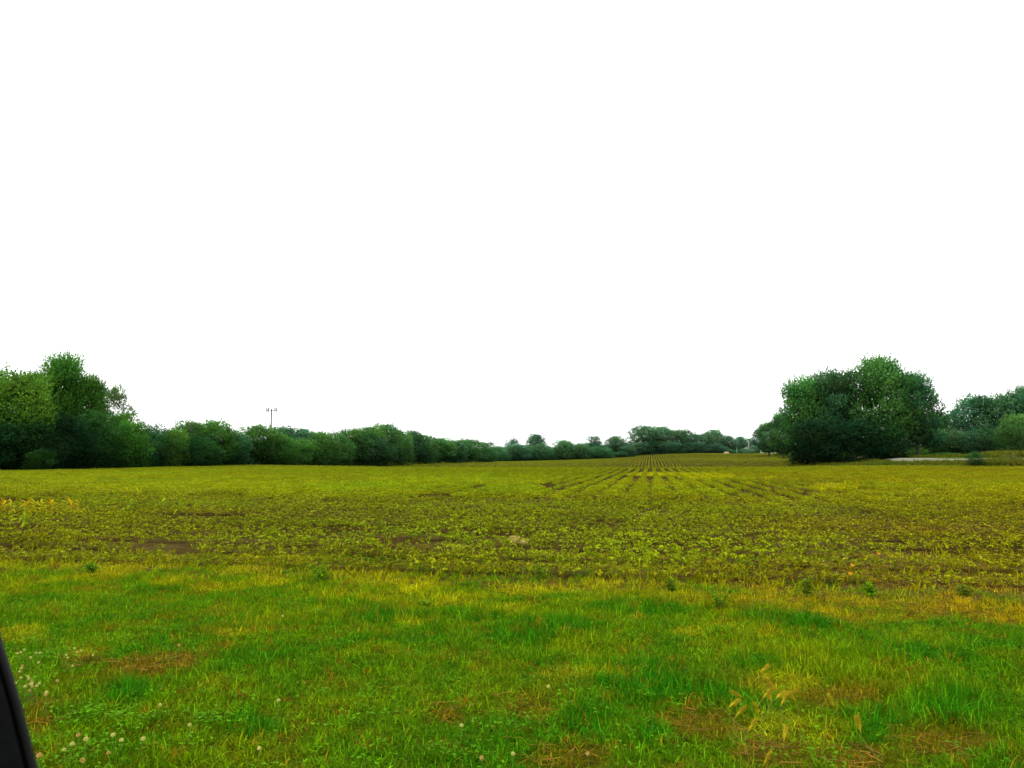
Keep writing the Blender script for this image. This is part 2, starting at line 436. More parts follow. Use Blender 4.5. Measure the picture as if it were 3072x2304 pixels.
# ------------------------------------------------------------------ soybean rows
BARE = [(1425, 1466, 50, 7), (1655, 1470, 40, 14), (1300, 1492, 40, 8), (1600, 1505, 60, 8), (1290, 1652, 50, 16), (1740, 1648, 70, 14), (1500, 1700, 90, 10),
        (560, 1672, 50, 6), (60, 1600, 70, 9), (2360, 1720, 60, 28), (2650, 1700, 160, 26),
        (2950, 1780, 170, 50), (2010, 1640, 60, 8), (2450, 1690, 60, 12), (2980, 1720, 120, 20)]
def soy_colour(X, Y):
    s, t = st(X, Y); n1 = fbm(X, Y, 3.0, 21)[:, None]; n2 = fbm(X, Y, 14.0, 22)[:, None]
    c = C(.150, .250, .002) * (1 - n1) + C(.225, .240, .002) * n1
    c = c * (.84 + .5 * n2)
    s_, t_ = st(X, Y); n4 = fbm(t_ * .12, s_ * .9, 1.0, 24)[:, None]; k = smooth(.50, .72, n4) * .45; c = c * (1 - k) + C(.16, .145, .004) * k
    right = smooth(0, 1, (np.arctan2(X, Y) / .6))[:, None]
    c = c * (1 - right) + c * C(1.14, .93, 1.0) * right
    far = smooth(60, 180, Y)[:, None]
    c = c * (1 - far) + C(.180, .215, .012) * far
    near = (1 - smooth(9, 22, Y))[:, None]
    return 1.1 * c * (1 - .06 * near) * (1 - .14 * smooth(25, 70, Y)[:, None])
def place_rows(s0, s1, t0, t1, along_s, sp, seg, thin):
    if along_s: a = np.arange(t0, t1, sp); b = np.arange(s0, s1, seg)
    else: a = np.arange(s0, s1, sp); b = np.arange(t0, t1, seg)
    Aa, Bb = np.meshgrid(a, b, indexing='ij'); Aa = Aa.ravel(); Bb = Bb.ravel() + rng.uniform(-.1, .1, Aa.size)
    s, t = (Bb, Aa) if along_s else (Aa, Bb)
    X, Y = xy(s, t)
    wig = (fbm(X, Y, 6, 31) - .5) * .18
    if True: s, t = (s, t + wig) if along_s else (s + wig, t)
    X, Y = xy(s, t)
    ok = (Y > 3) & (np.abs(X) < .78 * Y + 5) & is_field(X, Y)
    X, Y = X[ok], Y[ok]
    bare = ell(X, Y, BARE); gap = fbm(X, Y, 2.2, 51)
    keep = (rng.random(X.size) > bare * .82) & ~((gap < .22) & (Y < 60)) & (rng.random(X.size) > thin)
    X, Y = X[keep], Y[keep]; s, t = st(X, Y)
    Z = height(X, Y) + 0.0
    ang = -A if along_s else -A - PI / 2
    rot = np.zeros((X.size, 3)); rot[:, 2] = ang + (rng.integers(0, 2, X.size)) * PI + rng.normal(0, .05, X.size)
    vig = .75 + .55 * fbm(X, Y, 3.5, 61) ; nar = ell(X, Y, [(1960, 1424, 430, 24), (2390, 1466, 250, 36), (1700, 1458, 70, 36)]) if along_s and s0 < 80 else 0
    nar = nar + .32 * ell(X, Y, [(2390, 1466, 250, 36)]) if along_s and s0 < 80 else 0
    wide = (1.85 - 1.02 * nar) if along_s and s0 < 80 else (.74 if along_s else 1.15)
    sc = np.stack([wide * vig * rng.uniform(.85, 1.2, X.size), np.full(X.size, 1.08), vig * rng.uniform(.85, 1.25, X.size)], 1)
    return np.stack([X, Y, Z], 1), rot, sc
k0 = [soy_segment(1.0, 15, i).build('k', M_soy, link=False) for i in range(8)]
k1 = [soy_segment(3.0, 30, 50 + i, 1).build('k', M_soy, link=False) for i in range(6)]
HS = 20.5
p1, r1, c1 = place_rows(7.5, HS, -30, 30, False, .95, 1.0, .03)
p2, r2, c2 = place_rows(HS + .8, 88, -62, 62, True, .76, 1.0, .02)
P_, R0, S0 = np.vstack([p1, p2]), np.vstack([r1, r2]), np.vstack([c1, c2])
# random low seedlings and weeds between the rows
nx = 8000
X = rng.uniform(-1, 1, nx); Y = 6.6 + 40 * rng.random(nx) ** 1.3; X = X * (.75 * Y + 2)
ok = is_field(X, Y) & (rng.random(nx) > ell(X, Y, BARE)) & (fbm(X, Y, 2.5, 77) > .36) & (rng.random(nx) > ell(X, Y, [(1960, 1424, 430, 24), (2390, 1466, 270, 40)])); X, Y = X[ok], Y[ok]
kw = [tuft(300 + i, 7, .03, .09, .03, .012, 1.1).build('k', M_soy, link=False) for i in range(3)]
Sc = np.repeat(rng.uniform(.7, 1.5, X.size)[:, None], 3, 1)
scatter('soybean_rows', P_, R0, S0, rng.integers(0, 8, len(P_)), soy_colour(P_[:, 0], P_[:, 1]) * rng.uniform(.8, 1.2, (len(P_), 1)), k0,
        'young yellow green soybean plants in rows over the near half of the field', 'soybean crop')
scatter('field_weeds', np.stack([X, Y, height(X, Y)], 1), np.stack([0 * X, 0 * X, rng.uniform(0, 6.28, X.size)], 1), Sc, rng.integers(0, 3, X.size),
        soy_colour(X, Y) * C(1.05, 1.0, 1.0), kw, 'small yellow green weed seedlings between the soybean rows', 'weeds')
p3, r3, c3 = place_rows(88, 318, -62, 62, True, .76, 3.0, .02)
c3[:, 1] = 1.03; c3[:, 0] *= 1.0
scatter('distant_soybean_rows', p3, r3, c3, rng.integers(0, 6, len(p3)), soy_colour(p3[:, 0], p3[:, 1]) * rng.uniform(.85, 1.15, (len(p3), 1)), k1,
        'thin green crop rows running away over the low rise at the far end of the field', 'soybean crop')
print('rows', len(P_), len(p3))

# ------------------------------------------------------------------ foreground turf
BROWN = [(2090, 2190, 130, 62), (1600, 2130, 95, 50), (1720, 2275, 130, 50), (420, 2010, 90, 26), (520, 1985, 60, 22), (2500, 2100, 150, 40), (2800, 2230, 200, 60), (120, 2160, 60, 60),
         (1340, 2150, 80, 30), (2300, 2270, 120, 40), (850, 2230, 60, 20), (240, 1985, 80, 20), (2590, 2290, 90, 40)]
YEL = [(1230, 1872, 65, 14), (1740, 2022, 140, 18), (2070, 1905, 60, 16), (2300, 1908, 50, 14), (260, 1965, 60, 18), (2180, 1880, 60, 10), (2350, 2060, 120, 40), (700, 1905, 60, 14), (60, 1905, 70, 30), (2420, 2200, 200, 50)]
LUSH = [(330, 1872, 70, 24), (380, 2085, 80, 34), (1000, 1805, 110, 34), (2440, 1870, 90, 26), (760, 2185, 110, 44), (1420, 1840, 90, 30), (480, 1760, 120, 26), (1150, 1860, 140, 30),
        (1760, 2170, 90, 60), (1900, 2040, 170, 60), (2130, 2080, 120, 50), (1960, 2220, 60, 50), (2880, 2130, 150, 80), (2600, 2190, 130, 40), (2800, 1960, 250, 60), (1950, 1830, 200, 24), (2250, 2020, 80, 60), (1650, 1900, 200, 40)]
CLOV = [(120, 1990, 120, 60), (330, 2190, 150, 60), (1420, 2255, 200, 55), (560, 2250, 110, 50), (900, 1830, 90, 16), (100, 2060, 90, 50), (650, 2170, 120, 30), (250, 2270, 120, 40)]
TALL = [(1900, 2040, 150, 60), (2250, 2010, 130, 70), (2330, 2100, 140, 90), (1760, 2130, 90, 60), (2150, 2050, 130, 60), (2450, 2130, 150, 60), (1950, 2220, 70, 50), (2750, 2130, 250, 90), (2560, 2000, 200, 60)]
def turf_points(nn, ymax=9.2, pw=1.0):
    Y = 2.1 + (ymax - 2.1) * rng.random(nn) ** pw; X = rng.uniform(-1, 1, nn) * (.70 * Y + 1.2)
    return X, Y
X, Y = turf_points(125000)
wgt = (.70 * Y + 1.2) / (.70 * 9.2 + 1.2); ok = rng.random(X.size) < wgt; X, Y = X[ok], Y[ok]
s, t = st(X, Y); se = s + (fbm(X, Y, 1.1, 11) - .5) * .7
br = ell(X, Y, BROWN); ye = ell(X, Y, YEL); lu = ell(X, Y, LUSH); ta = ell(X, Y, TALL)
uu, vv = proj(X, Y, 0)
strip = smooth(5.75, 6.15, se + (fbm(X, Y, .5, 15) - .5) * 1.0 - .15 * (1 - smooth(60, 400, uu))) ; rightw = smooth(560, 900, uu)
fieldside = smooth(6.4, 7.7, se)
keep = (rng.random(X.size) > br * .55) & (rng.random(X.size) > fieldside * (.74 + .1 * rightw)) & (rng.random(X.size) > strip * .35)
keep &= (fbm(X, Y, .22, 17) > .16)
X, Y, se, br, ye, lu, ta, uu, strip, rightw, fieldside = [q[keep] for q in (X, Y, se, br, ye, lu, ta, uu, strip, rightw, fieldside)]
nz = fbm(X, Y, .8, 70); n2 = fbm(X, Y, .25, 71); n3 = fbm(X, Y, 2.3, 72)
g0 = C(.055, .19, .001); g1 = C(.150, .250, .001); gl = C(.022, .165, .002); gy = C(.31, .34, .002); gb = C(.20, .125, .005); go_ = C(.34, .22, .003)
mixf = np.clip((nz * .55 + n2 * .45 - .30) * 2.4, 0, 1)[:, None]
c = g0 * (1 - mixf) + g1 * mixf
k = smooth(.58, .68, n3)[:, None] * .5; c = c * (1 - k) + gl * k
k = (lu * .85)[:, None]; c = c * (1 - k) + gl * k
k = (ye * .6)[:, None]; c = c * (1 - k) + gy * k
k = smooth(.62, .72, fbm(X, Y, .45, 88))[:, None] * .4; c = c * (1 - k) + (g1 * .6 + gy * .4) * k
k = (strip * np.clip((fbm(X, Y, .45, 90) - .30 + .10 * smooth(400, 900, uu)) * 2.4, 0, 1.0))[:, None]; k = np.clip(k, 0, 1); sc_ = gy * (1 - .6 * rightw[:, None]) + go_ * (.6 * rightw[:, None]); c = c * (1 - k) + sc_ * k
k = (br * .7)[:, None]; c = c * (1 - k) + gb * k
k = smooth(.60, .78, fbm(X, Y, .3, 98))[:, None] * .35; c = c * (1 - k) + gb * k
dead = rng.random(X.size) < .05; c[dead] = gb * 1.1
c *= rng.uniform(.65, 1.5, (X.size, 1))
kg = [tuft(i, 16, .022, .055, .034, .0034, 1.1).build('k', M_grass, link=False) for i in range(10)] + [tuft(20 + i, 13, .045, .10, .03, .0032, 1.0).build('k', M_grass, link=False) for i in range(5)]
idx = rng.integers(0, 10, X.size); pt = ta * .7 + .05 + .12 * (lu > .5) + .18 * strip * (rng.random(X.size) < .5)
tall = rng.random(X.size) < pt; idx[tall] = rng.integers(10, 15, tall.sum())
hh = rng.uniform(.75, 1.25, X.size) * (.75 + .6 * fbm(X, Y, .9, 95)) * (1 + .25 * lu) * (1 - .35 * ye)
wd = rng.uniform(.85, 1.25, X.size)
Zg = height(X, Y) + (fbm(X, Y, 1.3, 3) - .5) * .05
rot = np.stack([rng.normal(0, .12, X.size), rng.normal(0, .12, X.size), rng.uniform(0, 6.28, X.size)], 1)
scatter('mown_grass', np.stack([X, Y, Zg], 1), rot, np.stack([wd, wd, hh], 1), idx, c, kg, 'patchy mown grass with green, yellow and brown tufts in the foreground', 'grass')
print('turf', len(X))
X, Y = turf_points(30000, 6.5)
cl = ell(X, Y, CLOV); ok = rng.random(X.size) < cl * .42 * smooth(.35, .65, fbm(X, Y, .3, 130)) * .75 + .03; X, Y = X[ok], Y[ok]
c = C(.065, .20, .002) * rng.uniform(.7, 1.4, (X.size, 1))
kc = [clover_clump(i).build('k', M_clov, link=False) for i in range(6)]
Zg = height(X, Y) + (fbm(X, Y, 1.3, 3) - .5) * .05
scatter('clover_leaves', np.stack([X, Y, Zg], 1), np.stack([0 * X, 0 * X, rng.uniform(0, 6.28, X.size)], 1), rng.uniform(.8, 1.3, (X.size, 1)) * np.ones((1, 3)), rng.integers(0, 6, X.size), c, kc,
        'low dark green clover leaves growing through the grass', 'clover')
# straw and corn stalk litter
X = rng.uniform(-1, 1, 16000); Y = 5 + 25 * rng.random(16000) ** 1.6; X = X * (.72 * Y + 1.5)
s, t = st(X, Y); uu, vv = proj(X, Y, 0); w = np.where(s > 6.6, .35 + .4 * ell(X, Y, BARE), smooth(5.6, 6.2, s) * smooth(560, 900, uu) * .8)
ok = rng.random(X.size) < w; X, Y = X[ok], Y[ok]
xb, yb = turf_points(9000, 6.0); ok = rng.random(xb.size) < ell(xb, yb, BROWN) * .38; X = np.r_[X, xb[ok]]; Y = np.r_[Y, yb[ok]]
ks = [straw_kind(i).build('k', M_straw, link=False) for i in range(6)]
Zg = height(X, Y) + (fbm(X, Y, 1.3, 3) - .5) * .05 * (1 - smooth(8, 14, np.hypot(X, Y)))
c = (C(.17, .105, .018) * rng.uniform(.4, 1.2, (X.size, 1)))
scatter('straw_litter', np.stack([X, Y, Zg], 1), np.stack([0 * X, 0 * X, rng.uniform(0, 6.28, X.size)], 1), rng.uniform(.7, 1.2, (X.size, 1)) * np.ones((1, 3)), rng.integers(0, 6, X.size), c, ks,
        'tan straw and broken stalk litter on the soil at the field edge', 'straw')

# rough tall grass on the road bank and along the far field edge
kt = [tuft(400 + i, 30, .25, .7, .32, .05, .8).build('k', M_grass, link=False) for i in range(6)]
nn = 80000; Y = 92 + 300 * rng.random(nn) ** 1.5; X = rng.uniform(.02, .80, nn) * Y
def road_t(X, Y, tab):
    us = np.interp(Y, [q[2] for q in tab], [at(q[0], q[1], q[2])[0] for q in tab]); return X - us
left_of = road_t(X, Y, ROADN); right_of = road_t(X, Y, ROADF)
inroad = (left_of > -1.5) & (right_of < 2.2)
ok = ~is_field(X, Y) & ~inroad & (X > .30 * Y) ; X, Y, lo_ = X[ok], Y[ok], left_of[ok]
c = C(.045, .10, .008) * (1 - fbm(X, Y, 6, 5)[:, None]) + C(.11, .12, .012) * fbm(X, Y, 6, 5)[:, None]
uu = proj(X, Y, 0)[0]; k = (smooth(970, 1010, uu) * .35)[:, None]; c = c * (1 - k) + C(.15, .15, .02) * k
ok = rng.random(X.size) < .8; X, Y, c = X[ok], Y[ok], c[ok]
scatter('roadside_grass', np.stack([X, Y, height(X, Y)], 1), np.stack([0 * X, 0 * X, rng.uniform(0, 6.28, X.size)], 1), (rng.uniform(.6, 1.15, X.size) * (1 + .9 * smooth(965, 1000, proj(X, Y, 0)[0])))[:, None] * np.ones((1, 3)), rng.integers(0, 6, X.size), c, kt,
        'rough green grass on the bank beside the gravel road', 'grass')
# yellow weedy band in the middle field
X, Y = [], []
for (a, b, ru, rv, nn) in ((2120, 1432, 85, 10, 2600), (1990, 1424, 110, 5, 1000), (2770, 1410, 60, 6, 500), (2500, 1466, 70, 8, 300)):
    for _ in range(nn):
        th = random.uniform(0, 2 * PI); q = math.sqrt(random.random()); p = gat((a + ru * q * math.cos(th)) / 3, (b + rv * q * math.sin(th)) / 3); X.append(p[0]); Y.append(p[1])
X = np.array(X); Y = np.array(Y)
ky = [tuft(500 + i, 12, .10, .26, .10, .018, .9).build('k', M_grass, link=False) for i in range(4)]
scatter('yellow_weed_band', np.stack([X, Y, height(X, Y)], 1), np.stack([0 * X, 0 * X, rng.uniform(0, 6.28, X.size)], 1), rng.uniform(.6, 1.0, (X.size, 1)) * np.ones((1, 3)), rng.integers(0, 4, X.size),
        C(.33, .35, .003) * rng.uniform(.8, 1.2, (X.size, 1)), ky, 'patches of bright yellow grassy weeds in the middle of the field', 'weeds')

# ------------------------------------------------------------------ trees
M_leaf = leaf_mat('tree leaf', 'object', transl=.25, lo=.68, hi=1.3, rough=.9, spec=.0, warm=(1.18, 1.04, .7))
M_bark = simple('bark', (.06, .05, .042), .95, .05, 3.0, .4, .03)
def crown_mesh(seed, H, Wd, z0, style):
    r = np.random.default_rng(seed)
    V = []; LU = []
    big = {'broad': 34, 'spiky': 34, 'scrub': 30, 'open': 16, 'round': 22}[style]
    lobes = []
    for k in range(big):
        f = (k + r.random()) / big
        z = z0 + (H - z0) * (.02 + .90 * f)
        h01 = (z - z0) / (H - z0)
        if style == 'scrub': rad = Wd / 2 * (1 - .55 * h01 ** 2.2)
        elif style == 'spiky': rad = Wd / 2 * min(1, 1.15 * math.sin(PI * min(1, .18 + .74 * h01)) ** .7)
        elif style == 'round': rad = Wd / 2 * math.sqrt(max(.05, 1 - (2 * h01 - .9) ** 2))
        else: rad = Wd / 2 * math.sin(PI * min(1, .14 + .78 * h01)) ** .6
        a = k * 2.399 + r.uniform(-.4, .4); q = rad * (.72 * math.sqrt(r.uniform(.15, 1)))
        lr = Wd * r.uniform(.14, .23) * (1 if style != 'open' else .8)
        if q + lr > rad * 1.1: q = max(0, rad * 1.1 - lr)
        lobes.append((q * math.cos(a), q * math.sin(a), z, lr))
    lobes.append((0, 0, H - Wd * .12, Wd * .12))
    sprigs = {'broad': 105, 'spiky': 115, 'scrub': 115, 'open': 105, 'round': 120}[style]
    for (x, y, z, lr) in lobes:
        ns = int(sprigs * r.uniform(.8, 1.2)); d = r.normal(size=(ns, 3)); d /= np.linalg.norm(d, axis=1)[:, None]
        if style == 'spiky': d[:, 2] = d[:, 2] * .8 + .25
        rad = lr * r.uniform(.15, 1.0, ns) ** .55
        p0 = np.array((x, y, z)) + d * rad[:, None] * (1, 1, .8)
        out = d.copy(); out[:, 2] += {'spiky': .75, 'open': .0}.get(style, .3); out += r.normal(0, .35, out.shape); out /= np.linalg.norm(out, axis=1)[:, None]
        ln = r.uniform(.35, 1.0, ns) * {'spiky': 1.75, 'open': .9, 'broad': 1.15, 'scrub': 1.0, 'round': .6}[style] * (H / 14)
        lumi = r.uniform(.62, 1.38); hue = r.uniform(-.12, .16)
        nl = 8
        for j in range(nl):
            f = j / (nl - 1); pc = p0 + out * (ln * f)[:, None] + r.normal(0, .09 * (1.15 - f) * (H / 14) + .02, (ns, 3))
            sz = r.uniform(.18, .36, ns) * (1.1 - .45 * f) * (H / 14) * (.8 if style == 'open' else 1)
            a1 = r.normal(size=(ns, 3)) * .7 + out; a1 /= np.linalg.norm(a1, axis=1)[:, None]
            a2 = np.cross(a1, r.normal(size=(ns, 3)) + (0, 0, 1.2)); a2 /= (np.linalg.norm(a2, axis=1)[:, None] + 1e-6)
            q = np.stack([pc - a1 * sz[:, None] * .55, pc + a2 * sz[:, None] * .42, pc + a1 * sz[:, None] * .75, pc - a2 * sz[:, None] * .42], 1)
            V.append(q.reshape(-1, 3))
            low = .36 + 1.15 * np.clip((pc[:, 2] - z0) / (H - z0), 0, 1)  # under-crown shade put into the leaf colour, fading out towards the top
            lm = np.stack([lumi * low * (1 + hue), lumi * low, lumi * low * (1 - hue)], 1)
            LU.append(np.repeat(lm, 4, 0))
    V = np.concatenate(V); LU = np.concatenate(LU); q = np.arange(len(V)).reshape(-1, 4)
    V[:, 2] = np.maximum(V[:, 2], .02)
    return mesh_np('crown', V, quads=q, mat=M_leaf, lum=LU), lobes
def trunk_mesh(seed, H, z0, lobes, r0, spread=1.0):
    r = random.Random(seed); b = MB(); top = z0 + (H - z0) * .55
    pts = []; x = y = 0.0
    for k in range(7):
        f = k / 6; pts.append((x, y, -.3 + (top + .3) * f)); x += r.gauss(0, .12) * H / 14; y += r.gauss(0, .12) * H / 14
    rad = [r0 * (1.35 if k == 0 else 1) * (1 - .75 * k / 6) for k in range(7)]
    b.tube(pts, rad, 9)
    for (lx, ly, lz, lr) in lobes[::1]:
        zz = max(z0 * .6, min(top, lz * .62)); f = (zz + .3) / (top + .3); i = min(5, int(f * 6)); p = np.array(pts[i]) * (1 - (f * 6 - i)) + np.array(pts[i + 1]) * (f * 6 - i)
        e = np.array((lx, ly, lz)); m = (p + e) / 2 + np.array((0, 0, -.08 * H * r.random())) * .5
        rr_ = r0 * .34 * (1 - .5 * f); b.tube([p, m, e], [rr_, rr_ * .6, rr_ * .18], 5, cap=False)
        for _ in range(2):
            d = np.array([r.gauss(0, 1), r.gauss(0, 1), abs(r.gauss(0, 1))]); d *= lr * .9 / np.linalg.norm(d)
            b.tube([m * .4 + e * .6, e + d], [rr_ * .25, rr_ * .08], 4, cap=False)
    me = bpy.data.meshes.new('trunk'); me.from_pydata(b.v, [], b.f); me.update(); me.materials.append(M_bark)
    return me
PROTO = {}
def proto(kind, seed, H, Wd, z0, style, r0):
    cm, lobes = crown_mesh(seed, H, Wd, z0, style); tm = trunk_mesh(seed, H, z0, lobes, r0)
    bb = np.array([v.co for v in cm.vertices]); PROTO.setdefault(kind, []).append((cm, tm, bb[:, 2].max(), np.percentile(bb[:, 0], 99) - np.percentile(bb[:, 0], 1)))
for i in range(3): proto('spiky', 10 + i, 15, 11, 1.6, 'spiky', .32)
for i in range(3): proto('broad', 20 + i, 12, 10, 1.6, 'broad', .28)
for i in range(4): proto('scrub', 30 + i, 8, 8.5, .0, 'scrub', .16)
for i in range(2): proto('open', 40 + i, 12, 8, 3.2, 'open', .22)
for i in range(2): proto('round', 50 + i, 4, 5, .0, 'round', .1)
def haze(c, Y):  # distance haze mixed into the tree colour itself
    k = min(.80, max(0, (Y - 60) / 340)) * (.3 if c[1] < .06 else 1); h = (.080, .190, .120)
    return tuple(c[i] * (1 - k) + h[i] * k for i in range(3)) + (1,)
GREEN = dict(shaded=(.010, .040, .012), mid=(.048, .165, .014), dark=(.020, .075, .012), light=(.056, .170, .012), blue=(.032, .125, .040), bright=(.12, .26, .004), olive=(.075, .115, .03))  # darkest tone carries understorey shade in its colour, for the lower scrub
tcount = 0
def tree(kind, u, vtop, w, Y, tone, label, cat='tree', name='tree', group=None, vbase=None):
    global tcount
    u /= 3; vtop /= 3; w /= 3
    p = at(u, HOR, Y); zb = hz(p[0], Y) if vbase is None else at(u, vbase / 3, Y)[2]
    H = (at(u, vtop, Y)[2] - zb) * 1.05; Wd = w * Y / F
    lst = PROTO[kind]; cm, tm, H0, W0 = lst[tcount % len(lst)]; tcount += 1
    e = empty(name, (p[0], Y, zb - .03), label, cat, group, rz=random.uniform(0, 6.28))
    e.scale = (Wd / W0, Wd / W0, H / H0)
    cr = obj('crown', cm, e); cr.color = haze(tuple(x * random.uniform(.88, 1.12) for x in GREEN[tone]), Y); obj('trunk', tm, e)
    return e
LT = 'trees and scrub along the left field edge'
T = [
 ('broad', -60, 1090, 190, 80, 'mid', 'dense dark green tree cut off by the left picture edge', 'tree', 'broadleaf_tree', LT),
 ('broad', 40, 1098, 190, 76, 'light', 'rounded light green tree just left of the tallest tree', 'tree', 'broadleaf_tree', LT),
 ('spiky', 96, 1112, 100, 96, 'dark', 'narrow dark tree top between the rounded light green tree and the tallest tree', 'tree', 'broadleaf_tree', LT),
 ('spiky', 170, 1048, 138, 90, 'mid', 'tallest spiky topped tree at the left end of the field', 'tree', 'maple_tree', LT),
 ('spiky', 250, 1112, 120, 92, 'mid', 'right shoulder tree leaning out from the tallest spiky tree', 'tree', 'maple_tree', LT),
 ('open', 330, 1158, 100, 108, 'olive', 'thin see-through grey green tree right of the tallest tree', 'tree', 'thin_tree', LT),
 ('scrub', 365, 1232, 130, 98, 'mid', 'dark scrub with a drooping branch under the thin see-through tree', 'scrub tree', 'scrub_tree', LT),
 ('scrub', -30, 1270, 190, 72, 'shaded', 'dark undergrowth mass below the tree at the left picture edge', 'scrub tree', 'scrub_tree', LT),
 ('scrub', 75, 1265, 180, 74, 'shaded', 'very dark scrub tree under the rounded light green tree', 'scrub tree', 'scrub_tree', LT),
 ('scrub', 190, 1235, 180, 81, 'shaded', 'wide dark green scrub tree at the foot of the tallest tree', 'scrub tree', 'scrub_tree', LT),
 ('scrub', 285, 1228, 150, 88, 'dark', 'dark green scrub tree between the tallest tree and the drooping branch', 'scrub tree', 'scrub_tree', LT),
 ('round', 118, 1345, 80, 72.5, 'dark', 'low green bush at the foot of the tall left trees', 'bush', 'bush', LT),
 ('scrub', 390, 1262, 110, 94, 'mid', 'round scrub tree right below the drooping branch', 'scrub tree', 'scrub_tree', LT),
 ('scrub', 455, 1268, 120, 99, 'blue', 'low blue green scrub tree in the dip left of the dead twigs', 'scrub tree', 'scrub_tree', LT),
 ('scrub', 515, 1282, 100, 100, 'mid', 'low green scrub tree just left of the bushy tree with bare twigs', 'scrub tree', 'scrub_tree', LT),
 ('broad', 572, 1256, 120, 106, 'mid', 'bushy tree with bare twigs sticking out of its top', 'tree', 'broadleaf_tree', LT),
 ('broad', 640, 1253, 115, 108, 'light', 'yellow green bushy tree between the bare twigs and the mast', 'tree', 'broadleaf_tree', LT),
 ('scrub', 600, 1300, 130, 103, 'dark', 'dark undergrowth below the yellow green bushy tree', 'scrub tree', 'scrub_tree', LT),
 ('scrub', 700, 1290, 100, 112, 'blue', 'low blue green scrub in the gap left of the tree by the mast', 'scrub tree', 'scrub_tree', LT),
 ('broad', 775, 1268, 130, 118, 'mid', 'rounded green tree directly left of the mast', 'tree', 'broadleaf_tree', LT),
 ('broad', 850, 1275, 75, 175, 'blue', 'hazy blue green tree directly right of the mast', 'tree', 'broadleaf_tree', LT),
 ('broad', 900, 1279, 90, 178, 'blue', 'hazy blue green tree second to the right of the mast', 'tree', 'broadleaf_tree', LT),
 ('scrub', 835, 1300, 120, 122, 'mid', 'green scrub tree below the mast', 'scrub tree', 'scrub_tree', LT),
 ('scrub', 905, 1312, 110, 128, 'light', 'lighter green scrub in front of the two hazy trees', 'scrub tree', 'scrub_tree', LT),
 ('scrub', 965, 1293, 110, 132, 'mid', 'green scrub tree at the low notch right of the hazy trees', 'scrub tree', 'scrub_tree', LT),
 ('scrub', 1015, 1290, 100, 138, 'mid', 'scrub tree left of the long rounded rise in the treeline', 'scrub tree', 'scrub_tree', LT),
 ('broad', 1062, 1281, 100, 143, 'mid', 'tree on the left slope of the highest treeline hump', 'tree', 'broadleaf_tree', LT),
 ('broad', 1110, 1272, 90, 148, 'light', 'pale topped tree left of the highest treeline hump', 'tree', 'broadleaf_tree', LT),
 ('broad', 1155, 1264, 105, 152, 'mid', 'tree forming the highest hump of the middle treeline', 'tree', 'broadleaf_tree', LT),
 ('scrub', 1120, 1305, 130, 146, 'dark', 'dark scrub below the highest treeline hump', 'scrub tree', 'scrub_tree', LT),
 ('scrub', 1202, 1291, 80, 158, 'mid', 'scrub tree in the notch right of the highest hump', 'scrub tree', 'scrub_tree', LT),
 ('broad', 1238, 1285, 75, 168, 'dark', 'small round dark tree right of the highest hump', 'tree', 'broadleaf_tree', LT),
 ('scrub', 1272, 1303, 80, 172, 'mid', 'scrub tree right beside the small round dark tree', 'scrub tree', 'scrub_tree', LT),
 ('broad', 1318, 1309, 95, 185, 'mid', 'flat topped green tree where the treeline begins to sink', 'tree', 'broadleaf_tree', LT),
 ('scrub', 1360, 1318, 80, 192, 'blue', 'hazy scrub tree between the flat topped and the pale treeline trees', 'scrub tree', 'scrub_tree', LT),
 ('broad', 1402, 1314, 80, 200, 'light', 'pale yellow green tree near the right end of the left treeline', 'tree', 'broadleaf_tree', LT),
 ('scrub', 1453, 1324, 70, 210, 'mid', 'last scrub tree of the left treeline before the low gap', 'scrub tree', 'scrub_tree', LT),
]
CT = 'trees at the far end of the field'
